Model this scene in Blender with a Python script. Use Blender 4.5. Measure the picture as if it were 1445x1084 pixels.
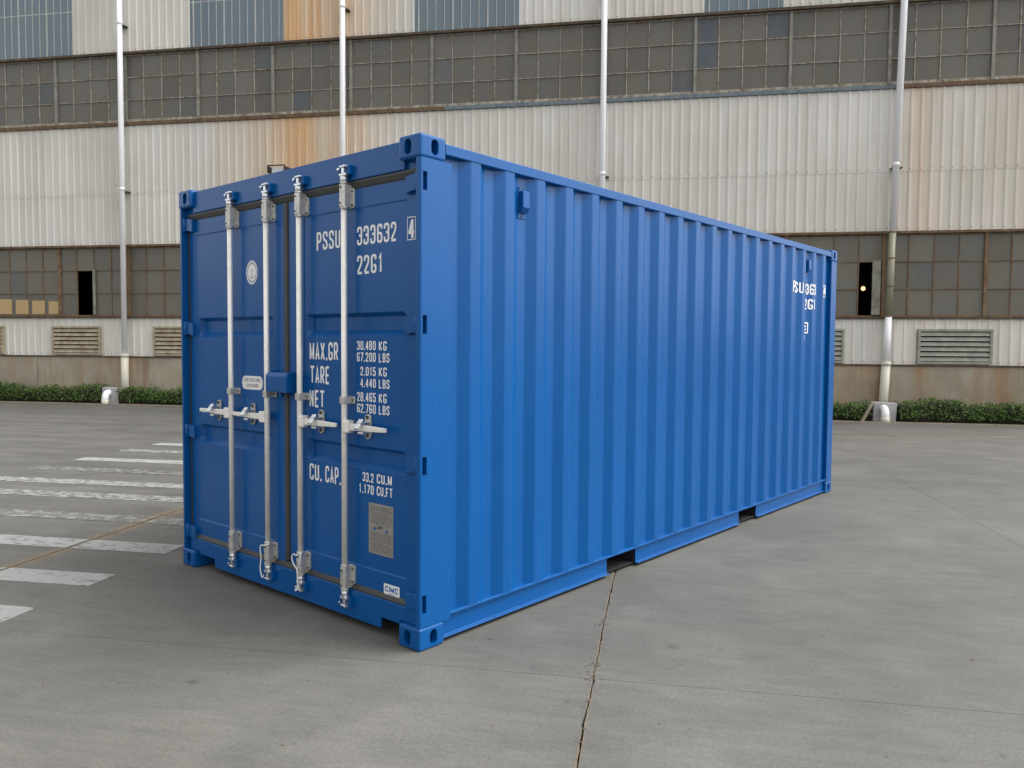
import bpy, bmesh, math, random
from mathutils import Vector, Matrix
R = math.radians
random.seed(7)
scene = bpy.context.scene
for o in list(bpy.data.objects):
    bpy.data.objects.remove(o)
col = scene.collection

# ---------------------------------------------------------------- camera
cam_d = bpy.data.cameras.new('camera')
cam = bpy.data.objects.new('camera', cam_d)
col.objects.link(cam)
yaw, pitch, roll = 0.707205, -0.0478553, 0.00761049
fw = Vector((math.cos(yaw) * math.cos(pitch), math.sin(yaw) * math.cos(pitch), math.sin(pitch)))
rt = fw.cross(Vector((0, 0, 1))).normalized()
up = rt.cross(fw)
cr, sr = math.cos(roll), math.sin(roll)
rt2 = rt * cr + up * sr
up2 = up * cr - rt * sr
m = Matrix((rt2, up2, -fw)).transposed().to_4x4()
m.translation = Vector((-2.66811, -2.88024, 1.54731))
cam.matrix_world = m
cam_d.sensor_width = 36
cam_d.lens = 36 * 1112.545 / 1445
cam_d.clip_end = 2000
scene.camera = cam

# ---------------------------------------------------------------- sky, sun, exposure
SUN_AZ = math.atan2(-0.80, 0.60)
SUN_EL = R(54)
world = bpy.data.worlds.new('World')
scene.world = world
world.use_nodes = True
wn = world.node_tree
wn.nodes.clear()
w_out = wn.nodes.new('ShaderNodeOutputWorld')
w_bg = wn.nodes.new('ShaderNodeBackground')
w_sky = wn.nodes.new('ShaderNodeTexSky')
w_sky.sky_type = 'NISHITA'
w_sky.sun_disc = False
w_sky.sun_elevation = SUN_EL
w_sky.sun_rotation = math.pi / 2 - SUN_AZ
w_sky.dust_density = 4.0
w_sky.air_density = 1.0
w_hs = wn.nodes.new('ShaderNodeHueSaturation')
w_hs.inputs['Saturation'].default_value = 0.06
w_bg.inputs['Strength'].default_value = 0.145
wn.links.new(w_sky.outputs[0], w_hs.inputs['Color'])
wn.links.new(w_hs.outputs[0], w_bg.inputs['Color'])
wn.links.new(w_bg.outputs[0], w_out.inputs['Surface'])
sun_d = bpy.data.lights.new('sun', 'SUN')
sun_d.energy = 0.8
sun_d.angle = R(35)
sun_d.color = (1.0, 0.97, 0.90)
sun = bpy.data.objects.new('sun', sun_d)
col.objects.link(sun)
sdir = Vector((math.cos(SUN_AZ) * math.cos(SUN_EL), math.sin(SUN_AZ) * math.cos(SUN_EL), math.sin(SUN_EL)))
sun.rotation_euler = sdir.to_track_quat('Z', 'Y').to_euler()
sun.location = (0, -8, 14)
vs = scene.view_settings
vs.view_transform = 'Standard'
vs.look = 'None'
vs.gamma = 1
vs.use_curve_mapping = False
vs.exposure = 1.12

# ---------------------------------------------------------------- node helpers
def mat(name, base=(0.5, 0.5, 0.5), rough=0.5, metal=0.0, spec=0.5):
    mt = bpy.data.materials.new(name)
    mt.use_nodes = True
    b = mt.node_tree.nodes['Principled BSDF']
    b.inputs['Base Color'].default_value = (*base, 1)
    b.inputs['Roughness'].default_value = rough
    b.inputs['Metallic'].default_value = metal
    b.inputs['Specular IOR Level'].default_value = spec
    return mt
class NT:
    def __init__(s, mt):
        s.t = mt.node_tree
        s.b = s.t.nodes['Principled BSDF']
    def n(s, kind, **kw):
        nd = s.t.nodes.new('ShaderNode' + kind)
        for k, v in kw.items():
            setattr(nd, k, v)
        return nd
    def l(s, a, b):
        s.t.links.new(a, b)
    def coord(s, which='Object', scale=(1, 1, 1), loc=(0, 0, 0), rot=(0, 0, 0)):
        if which == 'World':
            src = s.n('NewGeometry').outputs['Position']
        else:
            src = s.n('TexCoord').outputs[which]
        mp = s.n('Mapping')
        mp.inputs['Scale'].default_value = scale
        mp.inputs['Location'].default_value = loc
        mp.inputs['Rotation'].default_value = rot
        s.l(src, mp.inputs['Vector'])
        return mp.outputs[0]
    def noise(s, vec, scale, detail=4, rough=0.6, dist=0.0):
        nd = s.n('TexNoise')
        nd.inputs['Scale'].default_value = scale
        nd.inputs['Detail'].default_value = detail
        nd.inputs['Roughness'].default_value = rough
        nd.inputs['Distortion'].default_value = dist
        s.l(vec, nd.inputs['Vector'])
        return nd.outputs['Fac']
    def ramp(s, fac, a, b, ca=(0, 0, 0), cb=(1, 1, 1)):
        nd = s.n('ValToRGB')
        e = nd.color_ramp.elements
        e[0].position, e[1].position = a, b
        e[0].color, e[1].color = (*ca, 1), (*cb, 1)
        s.l(fac, nd.inputs[0])
        return nd.outputs[0]
    def mix(s, fac, a, b, mode='MIX'):
        nd = s.n('Mix', data_type='RGBA', blend_type=mode)
        for v, i in ((fac, 0), (a, 6), (b, 7)):
            if isinstance(v, (int, float)):
                nd.inputs[i].default_value = v
            elif isinstance(v, tuple):
                nd.inputs[i].default_value = (*v, 1)
            else:
                s.l(v, nd.inputs[i])
        return nd.outputs[2]
    def math(s, op, a, b=0.0, c=0.0):
        nd = s.n('Math', operation=op)
        for i, v in enumerate((a, b, c)):
            if isinstance(v, (int, float)):
                nd.inputs[i].default_value = v
            else:
                s.l(v, nd.inputs[i])
        return nd.outputs[0]
    def bump(s, h, strength=0.2, dist=0.01):
        nd = s.n('Bump')
        nd.inputs['Strength'].default_value = strength
        nd.inputs['Distance'].default_value = dist
        s.l(h, nd.inputs['Height'])
        s.l(nd.outputs[0], s.b.inputs['Normal'])
    def color(s, c):
        s.l(c, s.b.inputs['Base Color'])
    def rough(s, c):
        s.l(c, s.b.inputs['Roughness'])

# ---------------------------------------------------------------- materials
M = {}
def paint_blue():
    mt = mat('blue_paint', (0.001, 0.085, 0.30), 0.3, 0, 0.30)
    k = NT(mt)
    w = k.coord('World')
    n1 = k.noise(w, 0.9, 3)
    k.color(k.mix(k.ramp(n1, 0.3, 0.7), (0.0008, 0.075, 0.262), (0.0012, 0.084, 0.292)))
    k.rough(k.ramp(k.noise(w, 1.6, 3), 0.3, 0.75, (0.24,) * 3, (0.31,) * 3))
    k.bump(k.noise(w, 1.4, 1), 0.018, 0.02)
    return mt
M['blue'] = paint_blue()
M['rubber'] = mat('black_rubber', (0.038, 0.037, 0.037), 0.5)
def galv():
    mt = mat('galvanised_steel', (0.7, 0.69, 0.66), 0.36, 0.4)
    k = NT(mt)
    w = k.coord('World')
    n1 = k.noise(w, 22, 5)
    k.color(k.mix(k.ramp(n1, 0.32, 0.72), (0.80, 0.785, 0.74), (0.93, 0.905, 0.85)))
    k.rough(k.ramp(k.noise(w, 60, 3), 0.3, 0.7, (0.34,) * 3, (0.55,) * 3))
    return mt
M['galv'] = galv()
def galv_dull():
    mt = mat('dull_galvanised_steel', (0.5, 0.5, 0.48), 0.38, 0.55)
    k = NT(mt)
    w = k.coord('World')
    c = k.mix(k.ramp(k.noise(w, 30, 5, 0.7), 0.32, 0.72), (0.40, 0.395, 0.375), (0.70, 0.69, 0.65))
    k.color(k.mix(k.math('MULTIPLY', k.ramp(k.noise(w, 17, 4), 0.58, 0.7), 0.35), c, (0.22, 0.18, 0.13)))
    k.rough(k.ramp(k.noise(w, 60, 3), 0.3, 0.7, (0.28,) * 3, (0.5,) * 3))
    return mt
M['galv2'] = galv_dull()
M['zinc'] = mat('bright_zinc', (0.72, 0.74, 0.76), 0.27, 0.85)
M['bolt'] = mat('dark_bolt', (0.06, 0.055, 0.05), 0.5, 0.4)
M['white'] = mat('white_lettering', (0.80, 0.80, 0.80), 0.55)
M['sticker'] = mat('white_sticker', (0.78, 0.78, 0.76), 0.4)
M['ink'] = mat('grey_ink', (0.10, 0.10, 0.11), 0.6)
M['ink_blue'] = mat('blue_ink', (0.01, 0.09, 0.36), 0.5)
M['void'] = mat('dark_void', (0.010, 0.011, 0.014), 0.9)  # near-black colour paints in the shade of pockets, slots and hollow interiors
def plate():
    mt = mat('steel_plate', (0.35, 0.33, 0.30), 0.4, 0.5)
    k = NT(mt)
    k.color(k.mix(k.noise(k.coord('World', (1, 1, 6)), 14, 4), (0.26, 0.245, 0.225), (0.42, 0.40, 0.37)))
    return mt
M['plate'] = plate()
M['cord'] = mat('white_cord', (0.78, 0.78, 0.76), 0.6)

def concrete_yard(name, worn_paint=False):
    mt = mat(name, (0.3, 0.29, 0.28), 0.8, 0, 0.35)
    k = NT(mt)
    P = k.coord('Object')
    big = k.noise(P, 0.22, 4, 0.6)
    med = k.noise(P, 1.1, 6, 0.62, 0.4)
    streak = k.noise(k.coord('Object', (0.55, 2.6, 1)), 0.9, 5, 0.6, 0.5)
    fine = k.noise(P, 60, 4, 0.7)
    c = k.mix(k.ramp(big, 0.32, 0.68), (0.122, 0.119, 0.107), (0.160, 0.155, 0.139))
    c = k.mix(k.ramp(med, 0.35, 0.72), k.mix(1.0, c, (0.78, 0.78, 0.78), 'MULTIPLY'), c)
    mot = k.noise(k.coord('Object', (1, 1.9, 1)), 4.2, 7, 0.7, 0.6)
    c = k.mix(k.math('MULTIPLY', k.ramp(mot, 0.48, 0.72), 0.40), c, k.mix(1.0, c, (0.66, 0.66, 0.66), 'MULTIPLY'))
    # tyre grime, lengthways, heavier on the crossing and towards the wall
    sep = k.n('SeparateXYZ')
    k.l(k.n('TexCoord').outputs['Object'], sep.inputs[0])
    t, s_ = sep.outputs[0], sep.outputs[1]
    zone = k.math('MULTIPLY', k.ramp(k.math('ADD', k.math('MULTIPLY', t, -0.1), 0.5), 0.60, 0.80),
                  k.ramp(k.math('MULTIPLY', s_, 0.1), 0.05, 0.22))
    zone = k.math('MAXIMUM', zone, k.math('MULTIPLY', k.ramp(k.math('MULTIPLY', s_, 0.1), 0.35, 0.6), 0.6))
    gr = k.math('MULTIPLY', k.ramp(streak, 0.36, 0.66), k.math('MULTIPLY_ADD', zone, 0.62, 0.18))
    c = k.mix(gr, c, (0.078, 0.075, 0.070))
    # small oil and rubber spots
    vo = k.n('TexVoronoi')
    vo.inputs['Scale'].default_value = 2.3
    k.l(k.coord('Object', (1, 1, 1)), vo.inputs['Vector'])
    nz = k.noise(P, 9, 3)
    spot = k.math('ADD', vo.outputs['Distance'], k.math('MULTIPLY', nz, 0.16))
    keep = k.ramp(vo.outputs['Color'], 0.55, 0.56)
    spot = k.math('MULTIPLY', k.ramp(spot, 0.13, 0.18, (1,) * 3, (0,) * 3), keep)
    c = k.mix(k.math('MULTIPLY', spot, 0.6), c, (0.045, 0.042, 0.04))
    v2 = k.n('TexVoronoi')
    v2.inputs['Scale'].default_value = 6.5
    k.l(k.coord('Object', (1, 1.4, 1), (3, 1, 0)), v2.inputs['Vector'])
    sp2 = k.math('ADD', v2.outputs['Distance'], k.math('MULTIPLY', k.noise(P, 30, 3), 0.16))
    sp2 = k.math('MULTIPLY', k.ramp(sp2, 0.12, 0.17, (1,) * 3, (0,) * 3), k.ramp(v2.outputs['Color'], 0.60, 0.61))
    c = k.mix(k.math('MULTIPLY', sp2, 0.6), c, (0.05, 0.047, 0.043))
    # sand blown along the two open joints
    for jt, wd in ((-3.2, 0.22), (0.885, 0.022)):
        ds = k.math('SUBTRACT', t, jt)
        dist = k.math('ABSOLUTE', ds)
        v = k.math('ADD', dist, k.math('MULTIPLY', k.noise(k.coord('Object', (3, 1.6, 1)), 2.2, 5, 0.7), wd * 1.5))
        sd = k.ramp(v, wd * 0.85, wd * 1.25, (1,) * 3, (0,) * 3)
        c = k.mix(k.math('MULTIPLY', sd, 0.75), c, (0.19, 0.14, 0.085))
    drag = k.noise(k.coord('Object', (1.0, 7.0, 1), (2, 5, 0), (0, 0, 0.06)), 2.4, 7, 0.68, 0.4)
    c = k.mix(0.45, c, k.ramp(drag, 0.30, 0.70, (0.74,) * 3, (1.20,) * 3), 'MULTIPLY')
    pale = k.noise(k.coord('Object', (1, 1.5, 1), (9, 4, 0)), 1.7, 6, 0.66, 0.5)
    c = k.mix(k.math('MULTIPLY', k.ramp(pale, 0.50, 0.75), 0.20), c, (0.22, 0.215, 0.197))
    c = k.mix(0.62, c, k.ramp(fine, 0.25, 0.75, (0.60,) * 3, (1.38,) * 3), 'MULTIPLY')
    k.rough(k.ramp(med, 0.3, 0.7, (0.62,) * 3, (0.86,) * 3))
    if worn_paint:
        wv = k.noise(k.coord('Object', (1.5, 2.2, 1)), 6.0, 9, 0.78, 0.3)
        oi = k.n('ObjectInfo')
        wear = k.n('SeparateColor')
        k.l(oi.outputs['Color'], wear.inputs[0])
        th = k.math('ADD', wv, k.math('MULTIPLY', wear.outputs[0], 0.42))
        keepp = k.ramp(th, 0.60, 0.70)
        c = k.mix(k.math('MULTIPLY', keepp, 0.88), c, k.mix(k.noise(P, 5, 5), (0.27, 0.28, 0.275), (0.37, 0.375, 0.37)))
    k.color(c)
    k.bump(k.math('ADD', k.math('MULTIPLY', fine, 0.25), med), 0.16, 0.006)
    return mt
M['yard'] = concrete_yard('yard_concrete')
M['stripe'] = concrete_yard('worn_road_paint', True)
def soil():
    mt = mat('joint_soil', (0.06, 0.045, 0.03), 0.95, 0, 0.1)
    k = NT(mt)
    P = k.coord('World')
    k.color(k.mix(k.ramp(k.noise(P, 8, 5, 0.7), 0.35, 0.65), (0.026, 0.021, 0.015), (0.095, 0.072, 0.047)))
    k.bump(k.noise(P, 40, 5), 0.6, 0.02)
    return mt
M['soil'] = soil()
def bed():
    mt = mat('tan_bed_soil', (0.2, 0.15, 0.1), 0.95, 0, 0.1)
    k = NT(mt)
    P = k.coord('World')
    k.color(k.mix(k.ramp(k.noise(P, 5, 6, 0.7), 0.35, 0.68), (0.12, 0.085, 0.055), (0.27, 0.205, 0.135)))
    k.bump(k.noise(P, 30, 5), 0.8, 0.02)
    return mt
M['bed'] = bed()
def base_concrete():
    mt = mat('stained_base_concrete', (0.3, 0.27, 0.22), 0.9, 0, 0.2)
    k = NT(mt)
    P = k.coord('Object')
    c = k.mix(k.ramp(k.noise(P, 0.8, 6, 0.65), 0.3, 0.7), (0.25, 0.215, 0.16), (0.40, 0.36, 0.285))
    st = k.noise(k.coord('Object', (2.2, 2.2, 0.35)), 1.0, 6, 0.65)
    c = k.mix(k.math('MULTIPLY', k.ramp(st, 0.44, 0.66), 0.7), c, (0.30, 0.165, 0.07))
    st2 = k.noise(k.coord('Object', (3, 3, 0.5), (7, 3, 1)), 1.0, 6, 0.65)
    c = k.mix(k.math('MULTIPLY', k.ramp(st2, 0.52, 0.72), 0.45), c, (0.10, 0.095, 0.085))
    k.color(c)
    k.bump(k.noise(P, 12, 6), 0.3, 0.01)
    return mt
M['base'] = base_concrete()
def cladding():
    mt = mat('painted_cladding', (0.55, 0.54, 0.5), 0.5, 0, 0.4)
    k = NT(mt)
    W = k.coord('World')
    oi = k.n('ObjectInfo')
    sc = k.n('SeparateColor')
    k.l(oi.outputs['Color'], sc.inputs[0])
    c = k.mix(oi.outputs['Random'], (0.62, 0.612, 0.578), (0.71, 0.705, 0.672))
    big = k.noise(W, 0.35, 4)
    c = k.mix(k.ramp(big, 0.35, 0.7), c, k.mix(1.0, c, (0.86, 0.85, 0.80), 'MULTIPLY'))
    stv = k.noise(k.coord('World', (7, 7, 0.22)), 1.0, 6, 0.7)
    wob = k.noise(k.coord('World', (2.2, 2.2, 0.3)), 1.0, 5, 0.7)
    sx = k.n('SeparateXYZ')
    k.l(k.n('NewGeometry').outputs['Position'], sx.inputs[0])
    tt = k.math('ADD', k.math('MULTIPLY', sx.outputs[0], 0.50118883), k.math('MULTIPLY', sx.outputs[1], -0.86533794))
    tt = k.math('ADD', tt, k.math('MULTIPLY_ADD', wob, 1.0, -0.5))
    amt = None
    for c0, w0, a0 in ((-7.65, 0.75, 0.36), (-7.9, 2.3, 0.42), (-6.3, 1.6, 0.26), (6.62, 0.55, 0.30), (8.4, 2.2, 0.13), (1.4, 1.2, 0.05)):
        g = k.ramp(k.math('DIVIDE', k.math('ABSOLUTE', k.math('SUBTRACT', tt, c0)), w0), 0.0, 1.0, (a0,) * 3, (0,) * 3)
        amt = g if amt is None else k.math('ADD', amt, g)
    amt = k.math('MULTIPLY', amt, k.math('MULTIPLY_ADD', sc.outputs[0], 1.0, 0.0))
    amt = k.math('ADD', amt, 0.03)
    c = k.mix(k.math('MULTIPLY', k.ramp(stv, 0.46, 0.72), k.math('MINIMUM', k.math('MULTIPLY_ADD', amt, 0.8, 0.06), 0.6)), c, (0.44, 0.24, 0.10))
    c = k.mix(k.math('MINIMUM', k.math('MULTIPLY', amt, k.math('MULTIPLY_ADD', stv, 1.6, 0.25)), 0.85), c, k.mix(k.ramp(stv, 0.35, 0.68), (0.72, 0.45, 0.21), (0.58, 0.28, 0.085)))
    c = k.mix(k.math('MULTIPLY', k.ramp(wob, 0.45, 0.7), 0.34), c, (0.42, 0.40, 0.335))
    sp = k.noise(W, 3.1, 8, 0.75)
    c = k.mix(k.ramp(sp, 0.685, 0.72), c, (0.20, 0.10, 0.045))
    k.color(c)
    k.bump(k.noise(k.coord('World', (1, 1, 0.5)), 3.0, 3), 0.15, 0.02)
    return mt
M['clad'] = cladding()
def pane_mat():
    mt = mat('dirty_glass', (0.09, 0.085, 0.078), 0.28, 0, 0.4)
    k = NT(mt)
    oi = k.n('ObjectInfo')
    W = k.coord('World')
    sc = k.n('SeparateColor')
    k.l(oi.outputs['Color'], sc.inputs[0])
    c = k.mix(oi.outputs['Random'], (0.090, 0.086, 0.079), (0.145, 0.140, 0.131))
    c = k.mix(k.math('MULTIPLY', sc.outputs[0], 1.0), c, (0.062, 0.085, 0.110))
    c = k.mix(k.math('MULTIPLY', sc.outputs[1], 1.0), c, (0.150, 0.145, 0.112))
    d = k.noise(k.coord('World', (1.5, 1.5, 0.8)), 1.6, 6, 0.7)
    c = k.mix(k.math('MULTIPLY', k.ramp(d, 0.42, 0.72), 0.55), c, (0.160, 0.120, 0.080))
    d2 = k.noise(k.coord('World', (9, 9, 1.4)), 1.0, 6, 0.7)
    c = k.mix(k.math('MULTIPLY', k.ramp(d2, 0.5, 0.72), 0.35), c, (0.17, 0.145, 0.11))
    k.color(c)
    k.rough(k.ramp(d, 0.3, 0.7, (0.24,) * 3, (0.5,) * 3))
    k.bump(k.noise(W, 1.7, 2), 0.12, 0.03)
    return mt
M['pane'] = pane_mat()
def rusty(name, ca, cb, sc=6):
    mt = mat(name, ca, 0.75, 0, 0.3)
    k = NT(mt)
    k.color(k.mix(k.ramp(k.noise(k.coord('World'), sc, 6, 0.7), 0.35, 0.65), ca, cb))
    return mt
M['bar_light'] = rusty('flaking_glazing_bar', (0.16, 0.115, 0.075), (0.46, 0.43, 0.36), 9)
M['bar_rust'] = rusty('rusty_glazing_bar', (0.13, 0.062, 0.026), (0.21, 0.155, 0.09))
M['mullion'] = rusty('grey_green_mullion', (0.17, 0.155, 0.125), (0.30, 0.30, 0.26))
M['bar_pale'] = rusty('pale_glazing_bar', (0.36, 0.37, 0.36), (0.50, 0.50, 0.48))
M['sill_rust'] = rusty('rusty_sill', (0.10, 0.055, 0.028), (0.17, 0.125, 0.08))
M['flash_dark'] = rusty('dark_flashing', (0.055, 0.042, 0.032), (0.12, 0.085, 0.055))
M['flash_blue'] = rusty('blue_grey_flashing', (0.10, 0.15, 0.20), (0.20, 0.22, 0.22))
M['louvre'] = rusty('weathered_louvre', (0.25, 0.19, 0.12), (0.42, 0.37, 0.28))
M['louvre_green'] = rusty('grey_green_louvre', (0.22, 0.225, 0.19), (0.34, 0.34, 0.29))
def pvc(name, a, b):
    mt = mat(name, a, 0.42)
    k = NT(mt)
    k.color(k.mix(k.noise(k.coord('World', (3, 3, 0.6)), 2, 4), a, b))
    return mt
M['pvc'] = pvc('white_pvc', (0.76, 0.765, 0.79), (0.84, 0.84, 0.85))
M['pvc_old'] = pvc('yellowed_pvc', (0.50, 0.47, 0.38), (0.62, 0.59, 0.50))
M['pvc_olive'] = pvc('dull_pvc', (0.22, 0.21, 0.145), (0.30, 0.285, 0.20))
def skylight():
    mt = mat('blue_grey_rooflight_sheet', (0.12, 0.17, 0.22), 0.3)
    k = NT(mt)
    oi = k.n('ObjectInfo')
    c = k.mix(oi.outputs['Random'], (0.095, 0.145, 0.190), (0.135, 0.190, 0.235))
    k.color(k.mix(k.noise(k.coord('World', (2, 2, 0.3)), 1.5, 4), c, (0.15, 0.19, 0.21)))
    return mt
M['skylight'] = skylight()
M['grit'] = rusty('dark_grit', (0.035, 0.030, 0.025), (0.14, 0.11, 0.08), 14)
M['grey_block'] = rusty('grey_cement_block', (0.30, 0.305, 0.31), (0.40, 0.40, 0.40), 4)
M['tan_block'] = rusty('tan_cement', (0.26, 0.22, 0.16), (0.34, 0.30, 0.23), 5)
def leafm():
    mt = mat('hedge_leaf', (0.05, 0.10, 0.03), 0.6, 0, 0.2)
    k = NT(mt)
    n = k.noise(k.coord('World'), 3.5, 4)
    n2 = k.noise(k.coord('World'), 38, 2)
    c = k.mix(k.ramp(n, 0.3, 0.7), (0.020, 0.050, 0.009), (0.050, 0.098, 0.016))
    k.color(k.mix(k.ramp(n2, 0.35, 0.75), c, (0.085, 0.135, 0.028)))
    return mt
M['leaf'] = leafm()
M['core'] = mat('hedge_twigs', (0.018, 0.022, 0.010), 0.95)
M['steel_dark'] = mat('dark_bracket', (0.03, 0.027, 0.024), 0.6)
M['lamp_shell'] = mat('grey_lamp_shell', (0.55, 0.55, 0.55), 0.4)
def emis(name, c, s):
    mt = mat(name, c, 0.5)
    b = mt.node_tree.nodes['Principled BSDF']
    b.inputs['Emission Color'].default_value = (*c, 1)
    b.inputs['Emission Strength'].default_value = s
    return mt
M['bulb'] = emis('lit_bulb', (1.0, 0.66, 0.34), 0.9)
M['reflect_glow'] = emis('glowing_reflection', (0.38, 0.27, 0.13), 0.06)  # emission paints in the warm reflection on four panes
M['yellow_line'] = rusty('faded_yellow_line', (0.13, 0.125, 0.10), (0.17, 0.148, 0.095), 5)

# ---------------------------------------------------------------- mesh helpers
class MB:
    def __init__(s):
        s.bm = bmesh.new()
    def poly(s, pts, mi=0):
        f = s.bm.faces.new([s.bm.verts.new(p) for p in pts])
        f.material_index = mi
        return f
    def box(s, x0, x1, y0, y1, z0, z1, mi=0, mtx=None):
        P = [Vector(p) for p in ((x0, y0, z0), (x1, y0, z0), (x1, y1, z0), (x0, y1, z0), (x0, y0, z1), (x1, y0, z1), (x1, y1, z1), (x0, y1, z1))]
        if mtx:
            P = [mtx @ p for p in P]
        v = [s.bm.verts.new(p) for p in P]
        for q in ((0, 3, 2, 1), (4, 5, 6, 7), (0, 1, 5, 4), (1, 2, 6, 5), (2, 3, 7, 6), (3, 0, 4, 7)):
            s.bm.faces.new([v[i] for i in q]).material_index = mi
        return s
    def prism(s, pts, axis, a, b, mi=0):
        """extrude a 2-D polygon along axis (0,1,2) between a and b"""
        def mk(p, h):
            q = [p[0], p[1]]
            q.insert(axis, h)
            return s.bm.verts.new(q)
        A = [mk(p, a) for p in pts]
        B = [mk(p, b) for p in pts]
        n = len(pts)
        fs = [s.bm.faces.new(A), s.bm.faces.new(list(reversed(B)))]
        for i in range(n):
            fs.append(s.bm.faces.new((A[i], B[i], B[(i + 1) % n], A[(i + 1) % n])))
        for f in fs:
            f.material_index = mi
        return s
    def tube(s, path, r, seg=12, mi=0, cap=True, smooth=True):
        path = [Vector(p) for p in path]
        rings = []
        prev = None
        for i, p in enumerate(path):
            if i == 0:
                d = path[1] - p
            elif i == len(path) - 1:
                d = p - path[i - 1]
            else:
                d = (path[i + 1] - p).normalized() + (p - path[i - 1]).normalized()
            d.normalize()
            if prev is None:
                u = d.orthogonal().normalized()
            else:
                u = (prev - d * prev.dot(d)).normalized()
            prev = u
            w = d.cross(u)
            rr = r[i] if isinstance(r, (list, tuple)) else r
            rings.append([s.bm.verts.new(p + (u * math.cos(2 * math.pi * k / seg) + w * math.sin(2 * math.pi * k / seg)) * rr) for k in range(seg)])
        for a, b in zip(rings, rings[1:]):
            for k in range(seg):
                f = s.bm.faces.new((a[k], a[(k + 1) % seg], b[(k + 1) % seg], b[k]))
                f.smooth = smooth
                f.material_index = mi
        if cap:
            s.bm.faces.new(list(reversed(rings[0]))).material_index = mi
            s.bm.faces.new(rings[-1]).material_index = mi
        return s
    def xform(s, mtx):
        s.bm.transform(mtx)
        return s
    def mesh(s, name, mats, fix=True):
        if fix:
            bmesh.ops.recalc_face_normals(s.bm, faces=s.bm.faces)
        me = bpy.data.meshes.new(name)
        s.bm.to_mesh(me)
        s.bm.free()
        for x in (mats if isinstance(mats, (list, tuple)) else [mats]):
            me.materials.append(M[x])
        return me
    def build(s, name, mats, parent=None, bevel=0.0, seg=2, fix=True):
        o = link(name, s.mesh(name, mats, fix), parent)
        if bevel:
            add_bevel(o, bevel, seg)
        return o
def add_bevel(o, w, seg=2):
    b = o.modifiers.new('bevel', 'BEVEL')
    b.width = w
    b.segments = seg
    b.limit_method = 'ANGLE'
    b.angle_limit = R(40)
def link(name, me, parent=None, loc=None):
    o = bpy.data.objects.new(name, me)
    col.objects.link(o)
    if parent:
        o.parent = parent
    if loc:
        o.location = loc
    return o
def tag(o, label, cat, group=None):
    o['label'] = label
    o['category'] = cat
    if group:
        o['group'] = group
    return o
def empty(name, loc=(0, 0, 0), rz=0):
    o = bpy.data.objects.new(name, None)
    o.empty_display_size = 0.2
    col.objects.link(o)
    o.location = loc
    o.rotation_euler = (0, 0, rz)
    return o

# wall / yard frame: x runs along the factory wall, y towards and into it
THETA = math.atan2(-0.86533794, 0.50118883)
SWALL = 14.670213
RZ = Matrix.Rotation(THETA, 4, 'Z')

# ================================================================ THE YARD
mb = MB()
mb.poly([(-400, -400, -0.03), (400, -400, -0.03), (400, 400, -0.03), (-400, 400, -0.03)])
yard = mb.build('ground', 'soil')
yard.rotation_euler = (0, 0, THETA)
yard['kind'] = 'structure'
tj = [-28.0, -23.6, -19.52, -15.44, -11.36, -7.28, -3.2, 0.885, 4.0, 8.1, 12.2, 16.3, 20.4, 24.5]
sj = [-26.5, -17.7, -8.9, -0.13, 8.67, 13.86]
WIDE = {-3.2: 0.0060, 0.885: 0.0018}
rnd = random.Random(3)
edge_cache = {}
def joint_edge(t, s0, s1, side):
    """list of (t,s) along a slab edge; open joints have chipped, wandering edges"""
    g = WIDE.get(t, 0.0016)
    if t not in WIDE:
        return [(t + side * g, s0), (t + side * g, s1)]
    key = (t, s0, s1, side)
    if key not in edge_cache:
        pts = []
        n = int((s1 - s0) / 0.035)
        rr = random.Random(str((t, s0)))
        w = 0.0
        wander = []
        for i in range(n + 1):
            w = w * 0.93 + rr.uniform(-0.0020, 0.0020)
            wander.append(w)
        rr2 = random.Random(str(key))
        chip = 0.0
        for i in range(n + 1):
            if rr2.random() < 0.05:
                chip = rr2.uniform(0.003, 0.014)
            chip *= 0.55
            pts.append((t + wander[i] + side * (g + chip + rr2.uniform(0, 0.002)), s0 + (s1 - s0) * i / n))
        edge_cache[key] = pts
    return edge_cache[key]
for i in range(len(tj) - 1):
    for j in range(len(sj) - 1):
        s0, s1 = sj[j] + 0.0014, sj[j + 1] - 0.0014
        A = joint_edge(tj[i], s0, s1, 1)
        B = joint_edge(tj[i + 1], s0, s1, -1)
        pts = list(A) + list(reversed(B))
        mb = MB()
        mb.prism(list(reversed(pts)), 2, -0.045, 0.0)
        mb.build('concrete_slab', 'yard', yard)
# outer yard beyond the slabs, continuing as concrete
for (a, b, c, d) in ((-300, -28.01, -300, 13.86), (24.51, 300, -300, 13.86), (-28.005, 24.505, -300, -26.51)):
    MB().box(a, b, c, d, -0.046, -0.002).build('outer_apron', 'yard', yard)
# zebra crossing, worn
wear = [0.52, 0.56, 0.50, 0.26, 0.34, 0.38, 0.24, 0.52, 0.34, 0.56]
for kx, sc in enumerate([0.075, 0.755, 1.555, 2.41, 3.28, 3.955, 4.735, 5.515, 6.39, 7.14]):
    mb = MB()
    hw = 0.128
    for a, b in ((-6.43, -3.215), (-3.185, -2.385)):
        mb.box(a, b, sc - hw, sc + hw, 0.0005, 0.004)
    o = mb.build('crossing_stripe', 'stripe', yard)
    o.color = (wear[kx], 0, 0, 1)
MB().box(3.0, 20.0, 11.35, 11.45, 0.0005, 0.0035).build('yellow_line', 'yellow_line', yard)
o = MB().box(-300, 300, 13.9, SWALL - 0.02, -0.06, 0.012).build('planting_strip', 'bed')
o.rotation_euler = (0, 0, THETA)
o['kind'] = 'structure'
mb = MB()
for i in range(60):
    mb.box(-30 + i * 1.0 + 0.004, -29 + i * 1.0 - 0.004, 13.87, 13.93, -0.05, 0.018)
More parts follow.
